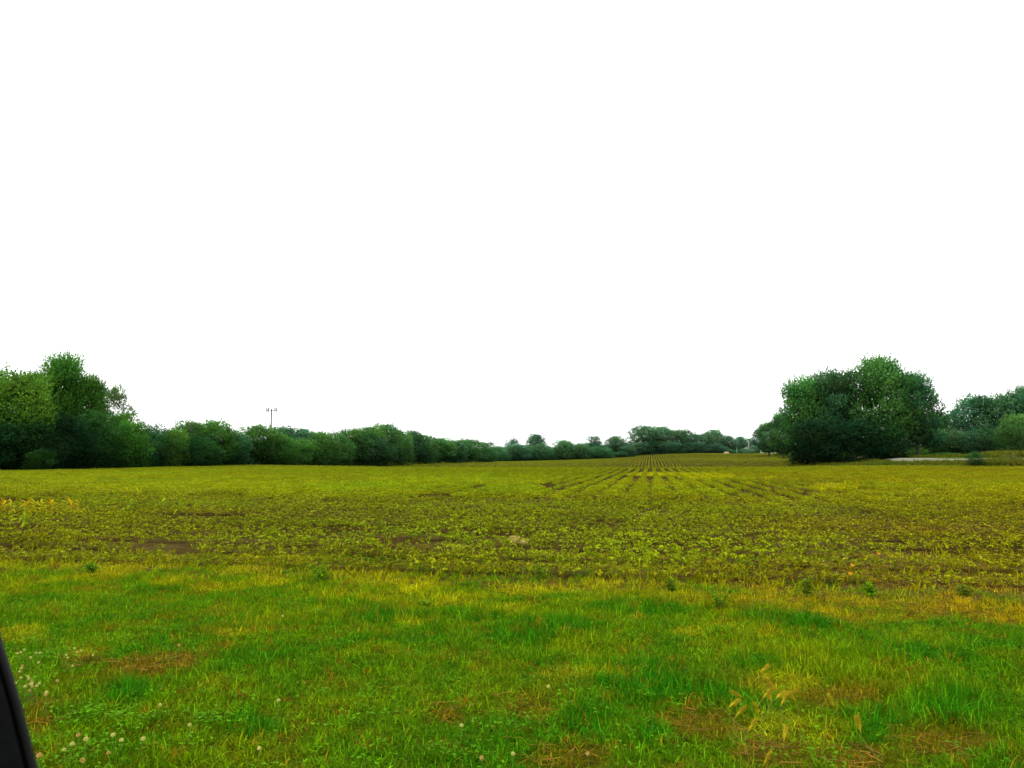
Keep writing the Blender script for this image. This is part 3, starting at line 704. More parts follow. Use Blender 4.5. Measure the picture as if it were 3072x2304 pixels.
T += [
 ('scrub', 1490, 1338, 75, 245, 'mid', 'low scrub tree in the lowest gap of the far treeline', 'scrub tree', 'scrub_tree', CT),
 ('round', 1537, 1308, 62, 275, 'dark', 'dark domed tree left of the far mushroom shaped tree', 'tree', 'broadleaf_tree', CT),
 ('broad', 1609, 1297, 60, 300, 'dark', 'far mushroom shaped dark tree standing above the scrub', 'tree', 'broadleaf_tree', CT),
 ('scrub', 1555, 1332, 90, 255, 'blue', 'hazy scrub in front of the dark domed tree', 'scrub tree', 'scrub_tree', CT),
 ('scrub', 1620, 1330, 95, 258, 'light', 'light green scrub below the far mushroom shaped tree', 'scrub tree', 'scrub_tree', CT),
 ('scrub', 1690, 1318, 85, 262, 'mid', 'peaked green scrub tree right of the mushroom shaped tree', 'scrub tree', 'scrub_tree', CT),
 ('scrub', 1740, 1326, 70, 264, 'light', 'light green scrub left of the small open crowned tree', 'scrub tree', 'scrub_tree', CT),
 ('open', 1783, 1308, 52, 272, 'blue', 'small open crowned tree in the far treeline', 'tree', 'thin_tree', CT),
 ('scrub', 1800, 1335, 80, 266, 'mid', 'scrub below and right of the small open crowned tree', 'scrub tree', 'scrub_tree', CT),
 ('broad', 1848, 1304, 64, 278, 'olive', 'grey green round tree left of the hilltop wood', 'tree', 'broadleaf_tree', CT),
 ('scrub', 1882, 1335, 60, 274, 'dark', 'dark scrub between the grey green round tree and the hilltop wood', 'scrub tree', 'scrub_tree', CT),
 ('broad', 1935, 1271, 78, 298, 'mid', 'tall leftmost tree of the hilltop wood', 'tree', 'broadleaf_tree', CT),
 ('broad', 1985, 1274, 80, 300, 'mid', 'second tall tree from the left in the hilltop wood', 'tree', 'broadleaf_tree', CT),
 ('broad', 2045, 1286, 85, 300, 'mid', 'wide middle tree of the hilltop wood', 'tree', 'broadleaf_tree', CT),
 ('broad', 2100, 1298, 70, 302, 'blue', 'lower tree of the hilltop wood beside the spire', 'tree', 'broadleaf_tree', CT),
 ('broad', 2143, 1284, 66, 303, 'mid', 'peaked tree near the right end of the hilltop wood', 'tree', 'broadleaf_tree', CT),
 ('broad', 2186, 1305, 50, 306, 'dark', 'small rightmost tree of the hilltop wood', 'tree', 'broadleaf_tree', CT),
 ('scrub', 1925, 1325, 80, 294, 'dark', 'dark lower foliage at the left corner of the hilltop wood', 'scrub tree', 'scrub_tree', CT),
 ('scrub', 2010, 1322, 90, 295, 'dark', 'dark lower foliage in the middle of the hilltop wood', 'scrub tree', 'scrub_tree', CT),
 ('scrub', 2085, 1326, 80, 296, 'blue', 'dark lower foliage below the spire', 'scrub tree', 'scrub_tree', CT),
 ('scrub', 2150, 1328, 70, 297, 'dark', 'dark lower foliage at the right end of the hilltop wood', 'scrub tree', 'scrub_tree', CT),
 ('round', 2188, 1346, 42, 300, 'mid', 'low green bush left of the dirt mound gap', 'bush', 'bush', CT),
 ('round', 2238, 1345, 56, 300, 'mid', 'wide low green bush in front of the far poles', 'bush', 'bush', CT),
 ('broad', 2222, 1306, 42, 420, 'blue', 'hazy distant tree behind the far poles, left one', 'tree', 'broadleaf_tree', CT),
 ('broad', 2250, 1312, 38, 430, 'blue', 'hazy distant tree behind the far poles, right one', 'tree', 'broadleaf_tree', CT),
 ('open', 2272, 1288, 34, 380, 'blue', 'wispy pale tree left of the big maples', 'tree', 'thin_tree', CT),
 ('round', 2263, 1335, 34, 350, 'olive', 'brownish bush beside the small white gable', 'bush', 'bush', CT),
 ('round', 2296, 1322, 34, 380, 'blue', 'hazy bush behind the rightmost far pole', 'bush', 'bush', CT),
]
for k, (u, v, w) in enumerate([(1480, 1362, 60), (1530, 1358, 55), (1585, 1362, 60), (1640, 1358, 55), (1700, 1360, 60), (1760, 1362, 55), (1815, 1358, 60), (1865, 1352, 50)]):
    T.append(('round', u, v, w, 252 + k * 3, ('light', 'mid', 'blue')[k % 3], 'low hazy shrub in the row at the foot of the far treeline', 'shrub', 'shrub', 'low shrubs at the foot of the far treeline'))
RT = 'trees on the right side of the field'
T += [
 ('spiky', 2308, 1262, 66, 235, 'mid', 'small leftmost tree of the big maple group', 'tree', 'maple_tree', RT),
 ('spiky', 2352, 1235, 80, 200, 'mid', 'second tree from the left in the big maple group', 'tree', 'maple_tree', RT),
 ('spiky', 2425, 1122, 140, 154, 'mid', 'left shoulder maple of the big group with a spiky outline', 'tree', 'maple_tree', RT),
 ('spiky', 2505, 1098, 150, 152, 'dark', 'dark middle maple of the big group', 'tree', 'maple_tree', RT),
 ('spiky', 2640, 1067, 190, 150, 'mid', 'tallest maple of the big group on the right', 'tree', 'maple_tree', RT),
 ('spiky', 2755, 1108, 130, 152, 'blue', 'right maple of the big group with its crown held clear of the ground', 'tree', 'maple_tree', RT),
 ('scrub', 2560, 1255, 200, 147, 'shaded', 'very dark lower foliage under the tallest maple', 'scrub tree', 'scrub_tree', RT),
 ('scrub', 2450, 1255, 150, 149, 'shaded', 'very dark lower foliage under the left shoulder maple', 'scrub tree', 'scrub_tree', RT),
 ('scrub', 2655, 1280, 130, 148, 'shaded', 'dark foliage at the right foot of the tallest maple', 'scrub tree', 'scrub_tree', RT),
 ('round', 2390, 1345, 50, 165, 'light', 'bright green bush at the left foot of the big maples', 'bush', 'bush', RT),
 ('broad', 2830, 1232, 120, 190, 'mid', 'hazy tree behind the road just right of the big maples', 'tree', 'broadleaf_tree', RT),
 ('scrub', 2790, 1285, 110, 180, 'mid', 'green scrub behind the road at the maples edge', 'scrub tree', 'scrub_tree', RT),
 ('scrub', 2870, 1285, 120, 178, 'olive', 'dull green scrub behind the pale road', 'scrub tree', 'scrub_tree', RT),
 ('broad', 2935, 1180, 130, 182, 'blue', 'tall blue green tree behind the verge bush', 'tree', 'broadleaf_tree', RT),
 ('broad', 3025, 1172, 120, 180, 'blue', 'tall blue green tree near the right picture edge', 'tree', 'broadleaf_tree', RT),
 ('spiky', 3085, 1150, 110, 178, 'blue', 'tall tree cut off by the right picture edge', 'tree', 'broadleaf_tree', RT),
 ('scrub', 2960, 1275, 130, 172, 'dark', 'dark scrub behind the verge bush', 'scrub tree', 'scrub_tree', RT),
 ('scrub', 3060, 1238, 120, 160, 'light', 'light green tree in front at the right picture edge', 'scrub tree', 'scrub_tree', RT),
 ('round', 2740, 1346, 44, 158, 'bright', 'bright yellow green weedy bush behind the left end of the road', 'bush', 'bush', RT),
 ('round', 2770, 1340, 30, 160, 'bright', 'small bright upright bush right of the yellow green weedy bush', 'bush', 'bush', RT),
 ('round', 2830, 1357, 90, 156, 'mid', 'long low green bush along the far side of the road', 'bush', 'bush', RT),
 ('round', 2925, 1352, 50, 111, 'dark', 'single round bush standing alone on the grass verge', 'bush', 'bush', RT),
 ('round', 3030, 1364, 60, 116, 'olive', 'low dry looking bush on the verge near the right picture edge', 'bush', 'bush', RT),
]
for a in T: tree(*a)
# far-off woodland closing the view behind the treelines
ks = []
for i in range(3):
    cm, _ = crown_mesh(900 + i, 7, 11, 0, 'scrub'); o = bpy.data.objects.new('k', cm); o.color = (.035, .10, .045, 1); ks.append(o)
X = []; Y = []
for k in range(420):
    u_ = random.uniform(-350, 700); Y_ = random.uniform(330, 480)
    if u_ < 300: Y_ -= 130 * min(1, (300 - u_) / 300)
    X.append(at(u_, HOR, Y_)[0]); Y.append(Y_)
for k in range(260):
    u_ = random.uniform(470, 1200); Y_ = random.uniform(420, 500) - max(0, (u_ - 860)) * .6; X.append(at(u_, HOR, Y_)[0]); Y.append(Y_)
for k in range(330):
    u_ = random.uniform(-60, 455); Y_ = 46200 / (650 - u_) + random.uniform(14, 45) ; X.append(at(u_, HOR, Y_)[0]); Y.append(Y_)
for k in range(150):
    u_ = random.uniform(455, 640); Y_ = random.uniform(288, 330); X.append(at(u_, HOR, Y_)[0]); Y.append(Y_)
X = np.array(X); Y = np.array(Y)
scatter('distant_woodland', np.stack([X, Y, height(X, Y) - .4], 1), np.stack([0 * X, 0 * X, rng.uniform(0, 6.28, X.size)], 1), (rng.uniform(.7, 1.05, X.size) * np.where(Y < 335, .72, 1))[:, None] * np.ones((1, 3)), rng.integers(0, 3, X.size), np.ones((X.size, 3)), ks,
        'hazy mass of far woodland behind the treelines', 'woodland')
bpy.data.objects['distant_woodland'].color = (.040, .115, .055, 1)
# conifer spire
M_need = leaf_mat('conifer needles', 'object', transl=.1, lo=.6, hi=1.3, rough=.8, spec=.05)
r = np.random.default_rng(5); V = []
for k in range(26):
    f = k / 25; z = 2 + 14 * f; R1 = 2.6 * (1 - f) + .15
    for j in range(14):
        a = r.uniform(0, 2 * PI); d = np.array((math.cos(a), math.sin(a), -.25)); sd_ = np.array((-d[1], d[0], 0))
        for m in range(5):
            c_ = np.array((0, 0, z)) + d * R1 * (m + r.random()) / 5; w = .28; V += [c_ - sd_ * w, c_ + d * .5, c_ + sd_ * w, c_ - d * .2 + np.array((0, 0, .12))]
me = mesh_np('crown', V, quads=np.arange(len(V)).reshape(-1, 4), mat=M_need, lum=np.ones((len(V), 3)))
p = at(2087 / 3, HOR, 318); zt = at(2087 / 3, 1284 / 3, 318)[2]; zb = hz(p[0], 318)
e = empty('conifer_tree', (p[0], 318, zb), 'narrow dark conifer spire poking above the hilltop wood', 'conifer'); e.scale = (.8, .8, (zt - zb) / 16.1)
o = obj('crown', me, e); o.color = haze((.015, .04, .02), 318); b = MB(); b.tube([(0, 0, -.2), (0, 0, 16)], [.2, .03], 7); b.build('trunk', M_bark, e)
# bare twigs tree
b = MB(); rd = random.Random(3)
def twig(p, d, ln, r_, depth):
    q = np.array(p) + np.array(d) * ln; b.tube([p, (np.array(p) + q) / 2 + np.array([rd.gauss(0, .04) * ln for _ in range(3)]), q], [r_, r_ * .8, r_ * .55], 5, cap=False)
    if depth == 0: return
    for _ in range(3):
        nd = np.array(d) + np.array([rd.gauss(0, .42), rd.gauss(0, .42), rd.gauss(.05, .25)]); nd /= np.linalg.norm(nd); twig(q, nd, ln * rd.uniform(.55, .8), r_ * .55, depth - 1)
twig((0, 0, -.1), (0, 0, 1), 3.4, .11, 5)
p = at(566 / 3, HOR, 104); zt = at(566 / 3, 1236 / 3, 104)[2]; zb = hz(p[0], 104)
e = empty('dead_tree', (p[0], 104, zb), 'bare dead twigs rising out of the bushy left treeline tree', 'dead tree'); bo = b.build('branches', simple('dead wood', (.16, .14, .12), .9), e)
hh_ = max(v[2] for v in b.v); e.scale = (.62, .62, (zt - zb) / hh_)

# ------------------------------------------------------------------ mast, poles, house, mound
M_steel = simple('galvanised steel', (.12, .135, .14), .5, .4, 3, .15); M_pole = simple('weathered pole wood', (.36, .34, .31), .9, .1, 2, .2)
M_ceram = simple('pale insulator', (.7, .7, .68), .4, .4, 3, .1)
YT = 400; p = at(810 / 3, HOR, YT); zb = hz(p[0], YT); zt = at(810 / 3, 1221 / 3, YT)[2]
e = empty('communication_mast', (p[0], YT, zb), 'slim grey antenna mast with a crossbar rising behind the left treeline', 'mast'); H = zt - zb
b = MB()
for k in range(3):
    a = k * 2 * PI / 3; q = (math.cos(a) * .38, math.sin(a) * .38); b.tube([(q[0], q[1], 0), (q[0] * .8, q[1] * .8, H * .96)], 0.16, 6)
nz_ = 26
for i in range(nz_):
    z0_, z1_ = H * .96 * i / nz_, H * .96 * (i + 1) / nz_
    for k in range(3):
        a = k * 2 * PI / 3; a2 = a + 2 * PI / 3; b.tube([(math.cos(a) * .36, math.sin(a) * .36, z0_), (math.cos(a2) * .36, math.sin(a2) * .36, z1_)], .08, 4, cap=False)
b.build('lattice_pole', M_steel, e)
b = MB(); b.tube([(0, 0, H * .94), (0, 0, H)], .14, 6); b.build('top_rod', M_steel, e)
zc = at(810 / 3, 1231 / 3, YT)[2] - zb
b = MB(); b.tube([(-2.6, 0, zc), (2.6, 0, zc)], .18, 6); b.tube([(0, -1.6, zc), (0, 1.6, zc)], .1, 6); b.tube([(-2.6, 0, zc), (0, -1.6, zc), (2.6, 0, zc), (0, 1.6, zc), (-2.6, 0, zc)], .06, 5); b.build('crossbar', M_steel, e)
for x, y in ((-2.6, 0), (2.6, 0), (-1.9, .5), (1.9, -.5)):
    b = MB(); b.box((x, y, zc + .35), (.55, .3, 2.4), .2 * x); b.build('antenna_panel', M_steel, e)
def pole(u, v0, Y, label, lean=0):
    p = at(u / 3, HOR, Y); zb = hz(p[0], Y); H = at(u / 3, v0 / 3, Y)[2] - zb
    e = empty('utility_pole', (p[0], Y, zb), label, 'pole', 'far poles along the road'); e.rotation_euler = (0, lean, .4)
    b = MB(); b.tube([(0, 0, -.2), (0, 0, H)], [.24, .15], 9); b.build('shaft', M_pole, e)
    b = MB(); b.box((0, 0, H - .6), (2.0, .14, .14)); b.build('crossarm', M_pole, e)
    for x in (-.9, 0, .9):
        b = MB(); b.tube([(x, 0, H - .53 if x else H), (x, 0, (H - .53 if x else H) + .22)], [.07, .05], 8); b.build('insulator', M_ceram, e)
pole(2211, 1326, 400, 'far pale pole above the left low green bush', .0)
pole(2248, 1322, 370, 'slightly leaning pale pole left of the small white gable', -.03)
pole(2283, 1324, 345, 'pale pole standing directly above the short stretch of road')
pole(2301, 1323, 322, 'rightmost pale pole half hidden by the maple group')
Yh = 400; p = at(2256 / 3, HOR, Yh); zb = hz(p[0], Yh); zt = at(2256 / 3, 1341 / 3, Yh)[2]; Hh = zt - zb
e = empty('farm_house', (p[0], Yh, zb), 'tiny white gabled building between the leaning pole and the brownish bush', 'house', rz=.15)
M_white = simple('white painted boards', (.45, .45, .40), .9, .0, 2, .08); M_roof = simple('grey roof shingle', (.12, .12, .11), .95, .0, 3, .2); M_glass = simple('dark window glass', (.03, .035, .04), .15, .5, 1, .1)
b = MB(); w, dpt, eh = 3.0, 7, Hh - 1.5
b.add([(-w / 2, 0, 0), (w / 2, 0, 0), (w / 2, 0, eh), (0, 0, Hh - .1), (-w / 2, 0, eh), (-w / 2, dpt, 0), (w / 2, dpt, 0), (w / 2, dpt, eh), (0, dpt, Hh - .1), (-w / 2, dpt, eh)],
      [(0, 1, 2, 3, 4), (9, 8, 7, 6, 5), (1, 6, 7, 2), (5, 0, 4, 9)]); b.build('wall', M_white, e)
b = MB()
for sg in (-1, 1):
    b.add([(0, -.3, Hh), (0, dpt + .3, Hh), (sg * (w / 2 + .4), dpt + .3, eh - .3), (sg * (w / 2 + .4), -.3, eh - .3), (0, -.3, Hh + .12), (0, dpt + .3, Hh + .12), (sg * (w / 2 + .4), dpt + .3, eh - .18), (sg * (w / 2 + .4), -.3, eh - .18)],
          [(0, 1, 2, 3), (7, 6, 5, 4), (0, 3, 7, 4), (1, 5, 6, 2), (3, 2, 6, 7)])
b.build('roof', M_roof, e)
b = MB(); b.box((0, -.03, eh * .55), (.9, .06, 1.1)); b.build('window', M_glass, e)
# dirt mound
p = at(2179 / 3, 1363 / 3, 288); rr2 = np.random.default_rng(3)
u_, v_ = 22, 8; vs = []; 
for i in range(v_ + 1):
    for j in range(u_):
        a = 2 * PI * j / u_; f = i / v_; R1 = 1.3 * f * (1 + .18 * math.sin(3 * a + 1) + .08 * math.sin(7 * a)); vs.append((R1 * math.cos(a) * 1.1, R1 * math.sin(a), .95 * (1 - f ** 1.6) + .06 * rr2.normal() * (f < .95)))
qs = [(i * u_ + j, i * u_ + (j + 1) % u_, (i + 1) * u_ + (j + 1) % u_, (i + 1) * u_ + j) for i in range(v_) for j in range(u_)]
o = obj('dirt_mound', mesh_np('dirt_mound', vs, quads=qs, mat=simple('dry clay', (.26, .19, .09), .95, .05, 4, .3, .05), smooth_=True)); o.location = (p[0], 288, hz(p[0], 288) - .02)
tag(o, 'small tan dirt mound at the far field edge beside a low green bush', 'dirt mound')

# ------------------------------------------------------------------ stone in the field
p = gat(1556 / 3, 1640 / 3); b = MB()
import bmesh
bm = bmesh.new(); bmesh.ops.create_icosphere(bm, subdivisions=4, radius=1)
rs = np.random.default_rng(9); dirs = rs.normal(size=(7, 3)); dirs /= np.linalg.norm(dirs, axis=1)[:, None]
for v in bm.verts:
    c_ = np.array(v.co); 
    for d in dirs:
        k = c_.dot(d)
        if k > .74: c_ = c_ - d * (k - .74) * .8
    c_ = c_ * (1 + .02 * math.sin(9 * c_[0] + 4 * c_[2]) + .015 * math.sin(17 * c_[1])); v.co = c_ * np.array((.14, .08, .065))
me = bpy.data.meshes.new('field_stone'); bm.to_mesh(me); bm.free()
for q in me.polygons: q.use_smooth = True
me.materials.append(simple('pale sandstone', (.27, .18, .06), .95, .0, 14, .3, .006))
o = obj('field_stone', me); o.location = (p[0], p[1] + .05, .065 + hz(p[0], p[1])); o.rotation_euler = (.1, .32, .2)
tag(o, 'pale tan oblong stone lying between the near soybean rows', 'stone')

# ------------------------------------------------------------------ volunteer corn
M_corn = leaf_mat('corn leaf', 'object', transl=.35, lo=.75, hi=1.3, rough=.7, spec=.02)
def corn(seed):
    r = random.Random(seed); b = MB(); H = .26
    for k in range(8):
        f = k / 7; a = (k % 2) * PI + r.uniform(-.6, .6); z = .03 + H * .75 * f; ln = r.uniform(.16, .26) * (1.1 - .4 * f); dx, dy = math.cos(a), math.sin(a); up = r.uniform(.5, .9) + .3 * f
        pts = []; w = []
        for i in range(7):
            g = i / 6; pts.append((dx * ln * g * .8, dy * ln * g * .8, z + ln * (up * g - 1.05 * g * g * (1 - .5 * f)))); w.append(.036 * math.sin(PI * min(.98, .22 + .78 * g)) ** .8 + .002)
        b.ribbon(pts, w, (-dy, dx, 0))
    return b, H
cps = []
for sd_ in range(3):
    b, H = corn(sd_); cps.append((b, H))
M_stalk = simple('corn stalk', (.12, .15, .02), .7, .1, 20, .2)
protoC = []
def corn_meshes():
    for b, H in cps:
        me = bpy.data.meshes.new('leaves'); me.from_pydata(b.v, [], b.f); me.update(); me.materials.append(M_corn)
        at_ = me.attributes.new('lum', 'FLOAT_COLOR', 'POINT'); at_.data.foreach_set('color', np.ones(len(b.v) * 4, np.float32))
        s = MB(); s.tube([(0, 0, -.02), (.004, 0, H * .5), (0, .003, H * .85)], [.009, .007, .003], 7); ms = bpy.data.meshes.new('stalk'); ms.from_pydata(s.v, [], s.f); ms.materials.append(M_stalk)
        protoC.append((me, ms))
corn_meshes()
nC = 0
def corn_plant(u, v, sc, colr, label, group):
    global nC
    p = gat(u / 3, v / 3); e = empty('corn_plant', (p[0], p[1], hz(p[0], p[1])), label, 'corn plant', group, rz=random.uniform(0, 6.28)); e.scale = (sc, sc, sc)
    me, ms = protoC[nC % 3]; nC += 1; o = obj('leaves', me, e); o.color = (*colr, 1); obj('stalk', ms, e)
ye_, ge_ = (.40, .38, .004), (.22, .34, .006)
for k, (u, v) in enumerate([(8, 1548), (32, 1542), (55, 1550), (78, 1546), (100, 1540), (122, 1549), (150, 1543), (172, 1546), (196, 1542), (214, 1546), (236, 1543)]):
    corn_plant(u, v, random.uniform(.95, 1.25), ye_ if k % 3 else (.46, .33, .004), 'yellowing corn plant in the clump at the left picture edge', 'yellow corn plants in the left clump')
corn_plant(388, 1542, 1.3, ge_, 'single green corn plant right of the yellow left clump', 'stray corn plants in the soybeans')
corn_plant(484, 1542, 1.25, ge_, 'stray corn plant third from the left clump, with arching leaves', 'stray corn plants in the soybeans')
corn_plant(540, 1543, 1.3, ge_, 'stray corn plant furthest right of the left clump', 'stray corn plants in the soybeans')
corn_plant(380, 1502, 1.3, ye_, 'small yellow corn plant behind the single green one', 'stray corn plants in the soybeans')
corn_plant(415, 1500, 1.2, ye_, 'yellow corn seedling in the row behind the stray green plants', 'stray corn plants in the soybeans')
corn_plant(75, 1582, 1.0, ge_, 'low corn seedling in the row below the yellow clump', 'stray corn plants in the soybeans')
for u, v in [(2285, 1447), (2300, 1450), (2318, 1447), (2330, 1450)]:
    corn_plant(u, v, 1.15, ye_, 'small yellow corn plant in the tight patch beside the bare furrows', 'yellow corn plants beside the furrows')
for u, v in [(2450, 1468), (2470, 1472), (2492, 1470), (2512, 1474), (2535, 1470), (2556, 1472), (2574, 1468)]:
    corn_plant(u, v, 1.2, ye_, 'yellow corn plant in the loose patch in front of the big maples', 'yellow corn plants before the maples')

# ------------------------------------------------------------------ broadleaf weeds at the field edge
M_weed = leaf_mat('weed leaf', 'object', transl=.3, lo=.65, hi=1.4, rough=.8, spec=.0); M_wstem = simple('weed stem', (.10, .13, .02), .8, .1, 30, .2)
def weed(u, v, hgt, wid, colr, label, seed):
    r = random.Random(seed); p = gat(u / 3, v / 3)
    e = empty('broadleaf_weed', (p[0], p[1], hz(p[0], p[1]) - .01), label, 'weed', 'broadleaf weeds at the field edge')
    b = MB(); s = MB()
    colr = tuple(q * 1.35 for q in colr)
    for k in range(8):
        a = r.uniform(0, 2 * PI); q = wid * .5 * r.random(); h = hgt * r.uniform(.55, 1); tip = np.array((math.cos(a) * q, math.sin(a) * q, h)); s.tube([(0, 0, 0), tip * (.4, .4, .55), tip], [.004, .003, .002], 5)
        for j in range(12):
            f = r.uniform(.25, 1); c_ = tip * f; a2 = r.uniform(0, 2 * PI); ln = r.uniform(.03, .06) * (1.2 - .4 * f)
            b.leaf(c_, (math.cos(a2), math.sin(a2), r.uniform(-.2, .6)), (0, 0, 1), ln, ln * .5)
    o = b.build('leaves', M_weed, e); o.color = (*colr, 1)
    at_ = o.data.attributes.new('lum', 'FLOAT_COLOR', 'POINT'); at_.data.foreach_set('color', np.ones(len(b.v) * 4, np.float32))
    s.build('stems', M_wstem, e)
weed(960, 1742, .18, .26, (.09, .22, .004), 'dark green weed clump in the yellow strip left of centre', 1)
weed(272, 1722, .14, .13, (.06, .19, .01), 'small bright green weed at the left field edge', 2)
weed(2160, 1835, .20, .24, (.085, .20, .004), 'wide dark weed at the grass edge right of centre', 3)
weed(2420, 1792, .20, .16, (.11, .18, .006), 'upright dull green weed in the straw on the right', 4)
weed(2615, 1795, .16, .12, (.09, .22, .005), 'small dark green weed standing alone in the orange straw', 5)
weed(2015, 1782, .15, .18, (.10, .18, .006), 'bushy weed between the centre weeds and the field rows', 6)
weed(2895, 1792, .12, .26, (.10, .15, .008), 'low spreading yellow green weed on the right edge straw', 7)
weed(1620, 1740, .16, .2, (.10, .19, .006), 'rounded weed at the end of the yellow strip near centre', 8)
weed(1270, 1850 - 28, .07, .08, (.11, .2, .01), 'tiny pale weed at the top of the lush centre grass', 9)
# orange dead leaves
M_dead = simple('orange dead leaf', (.36, .17, .01), .9, .0, 30, .25)
for u, v, lb_ in ((2545, 1722, 'round orange dead leaf in the weedy edge, lowest of three'), (2552, 1698, 'orange dead leaf just above the round one'), (2632, 1662, 'orange dead leaf highest and rightmost of the three')):
    p = gat(u / 3, v / 3, .1); b = MB(); b.leaf((0, 0, 0), (1, .2, .3), (0, -.8, 1), 0.045, .04); b.tube([(0, 0, 0), (-.02, 0, -.09)], .0015, 5); o = b.build('dead_leaf', M_dead); o.location = p; tag(o, lb_, 'dead leaf', 'orange dead leaves at the field edge')

# ------------------------------------------------------------------ clover flowers
M_fl = simple('clover white', (.40, .39, .10), .8, .1, 60, .25); M_fp = simple('clover fading', (.34, .23, .05), .8, .1, 60, .35); M_st = simple('clover stem', (.08, .16, .02), .7, .1, 30, .2)
def flower_mesh(seed, mat):
    r = random.Random(seed); b = MB(); R1 = .0063
    for k in range(60):
        z = 1 - 1.65 * (k + .5) / 60; q = math.sqrt(max(0, 1 - z * z)); a = k * 2.399963; d = np.array((q * math.cos(a), q * math.sin(a), z)); d += np.array([r.gauss(0, .1) for _ in range(3)]); d /= np.linalg.norm(d)
        b.tube([d * R1 * .25, d * R1 * .8, d * R1 * r.uniform(1.1, 1.35)], [.0007, .0016, .0005], 5)
    me = bpy.data.meshes.new('flower_head'); me.from_pydata(b.v, [], b.f); me.materials.append(mat); return me
FM = [flower_mesh(1, M_fl), flower_mesh(2, M_fl), flower_mesh(3, M_fp)]
sm = MB(); sm.tube([(.012, .004, -.105), (.004, .002, -.05), (0, 0, -.004)], [.0011, .001, .0009], 5); stem_me = bpy.data.meshes.new('stem'); stem_me.from_pydata(sm.v, [], sm.f); stem_me.materials.append(M_st)
def clover(u, v, m, label, group=None, sc=1.15):
    p = gat(u / 3, v / 3, .10); e = empty('clover_flower', (p[0], p[1], p[2] + .004), label, 'clover flower', group or 'clover flowers scattered in the grass', rz=random.uniform(0, 6.28)); sc *= .86; e.scale = (sc, sc, sc)
    obj('flower_head', FM[m], e); obj('stem', stem_me, e)
c6 = lambda a, b: (a / 3.653, 1850 + b / 3.653)
GA = 'clover flowers in the dense bunch by the window pillar'
for a, b_ in [(243, 548), (235, 575), (215, 610), (230, 680), (305, 665), (315, 690), (350, 712), (352, 735), (346, 757), (356, 778), (285, 765), (430, 742), (405, 768), (320, 822), (270, 775), (335, 745)]:
    clover(*c6(a, b_), random.choice([0, 1, 2]), 'small cream clover flower in the dense bunch beside the dark window pillar', GA, 1.0)
GB = 'clover flowers in the loose line above the dense bunch'
for a, b_ in [(268, 372), (190, 410), (228, 400), (395, 408), (440, 405), (335, 457), (420, 512)]:
    clover(*c6(a, b_), random.choice([0, 1]), 'small white clover flower in the loose line above the dense bunch', GB, 1.0)
GD = 'clover flowers beside the yellow patch on the left'
for a, b_ in [(815, 355), (888, 382), (845, 398), (725, 430), (743, 457), (795, 550), (1018, 430)]:
    clover(*c6(a, b_), random.choice([0, 1]), 'tiny white clover flower near the small yellow grass patch on the left', GD, .9)
clover(*c6(508, 840), 0, 'upper clover flower of the pair right of the dense bunch'); clover(*c6(503, 868), 2, 'lower clover flower of the pair right of the dense bunch')
clover(*c6(627, 712), 2, 'single faded clover flower between the dense bunch and the yellow patch'); clover(*c6(175, 738), 0, 'clover flower touching the edge of the window pillar', sc=.9)
clover(*c6(858, 1310), 2, 'faded orange clover flower at the top of the bottom left group', sc=1.3); clover(*c6(943, 1355), 0, 'tall pale clover flower in the bottom left group', sc=1.45)
clover(*c6(793, 1410), 0, 'large cream clover flower left of the tall pale one', sc=1.35); clover(*c6(705, 1470), 1, 'small flat white clover flower lowest in the left arc', sc=1.0)
clover(*c6(430, 1535), 2, 'large pinkish white clover flower right against the window pillar near the bottom', sc=1.5); clover(*c6(903, 1590), 2, 'brownish clover flower nearest the bottom edge on the left', sc=1.4)
clover(339, 2208, 0, 'white clover flower with a pink base right of the bottom left group', sc=1.3); clover(364, 2224, 0, 'white clover flower just below the pink based one', sc=1.25)
clover(429, 2220, 0, 'cream clover flower furthest right of the bottom left flowers', sc=1.3); clover(325, 2262, 2, 'faded orange clover flower hidden low in the bottom left grass', sc=1.1)
clover(848, 1850, 1, 'lone white clover flower in the dark lush grass left of centre', sc=1.1); clover(537, 1937, 2, 'lone faded clover flower above the brown bare spot on the left')
clover(480, 2118, 1, 'small white clover flower beside the lush tuft on the left'); clover(569, 2178, 1, 'small white clover flower below the lush tuft on the left')
clover(836, 2104, 0, 'lone clover flower in the middle left grass'); clover(777, 2248, 0, 'pale clover flower near the bottom left of centre')
clover(1645, 2062, 0, 'pale clover flower in the centre right grass under the yellow strip', sc=1.2); clover(1385, 2180, 0, 'white clover flower above the dark clover leaves at bottom centre', sc=1.2)
clover(1445, 2278, 2, 'white and brown clover flower at the bottom centre edge', sc=1.2); clover(1539, 2265, 1, 'bright white clover flower in the bottom centre beside the straw patch', sc=1.1)
clover(1763, 2265, 2, 'yellow orange clover flower on the bottom straw patch', sc=1.2)

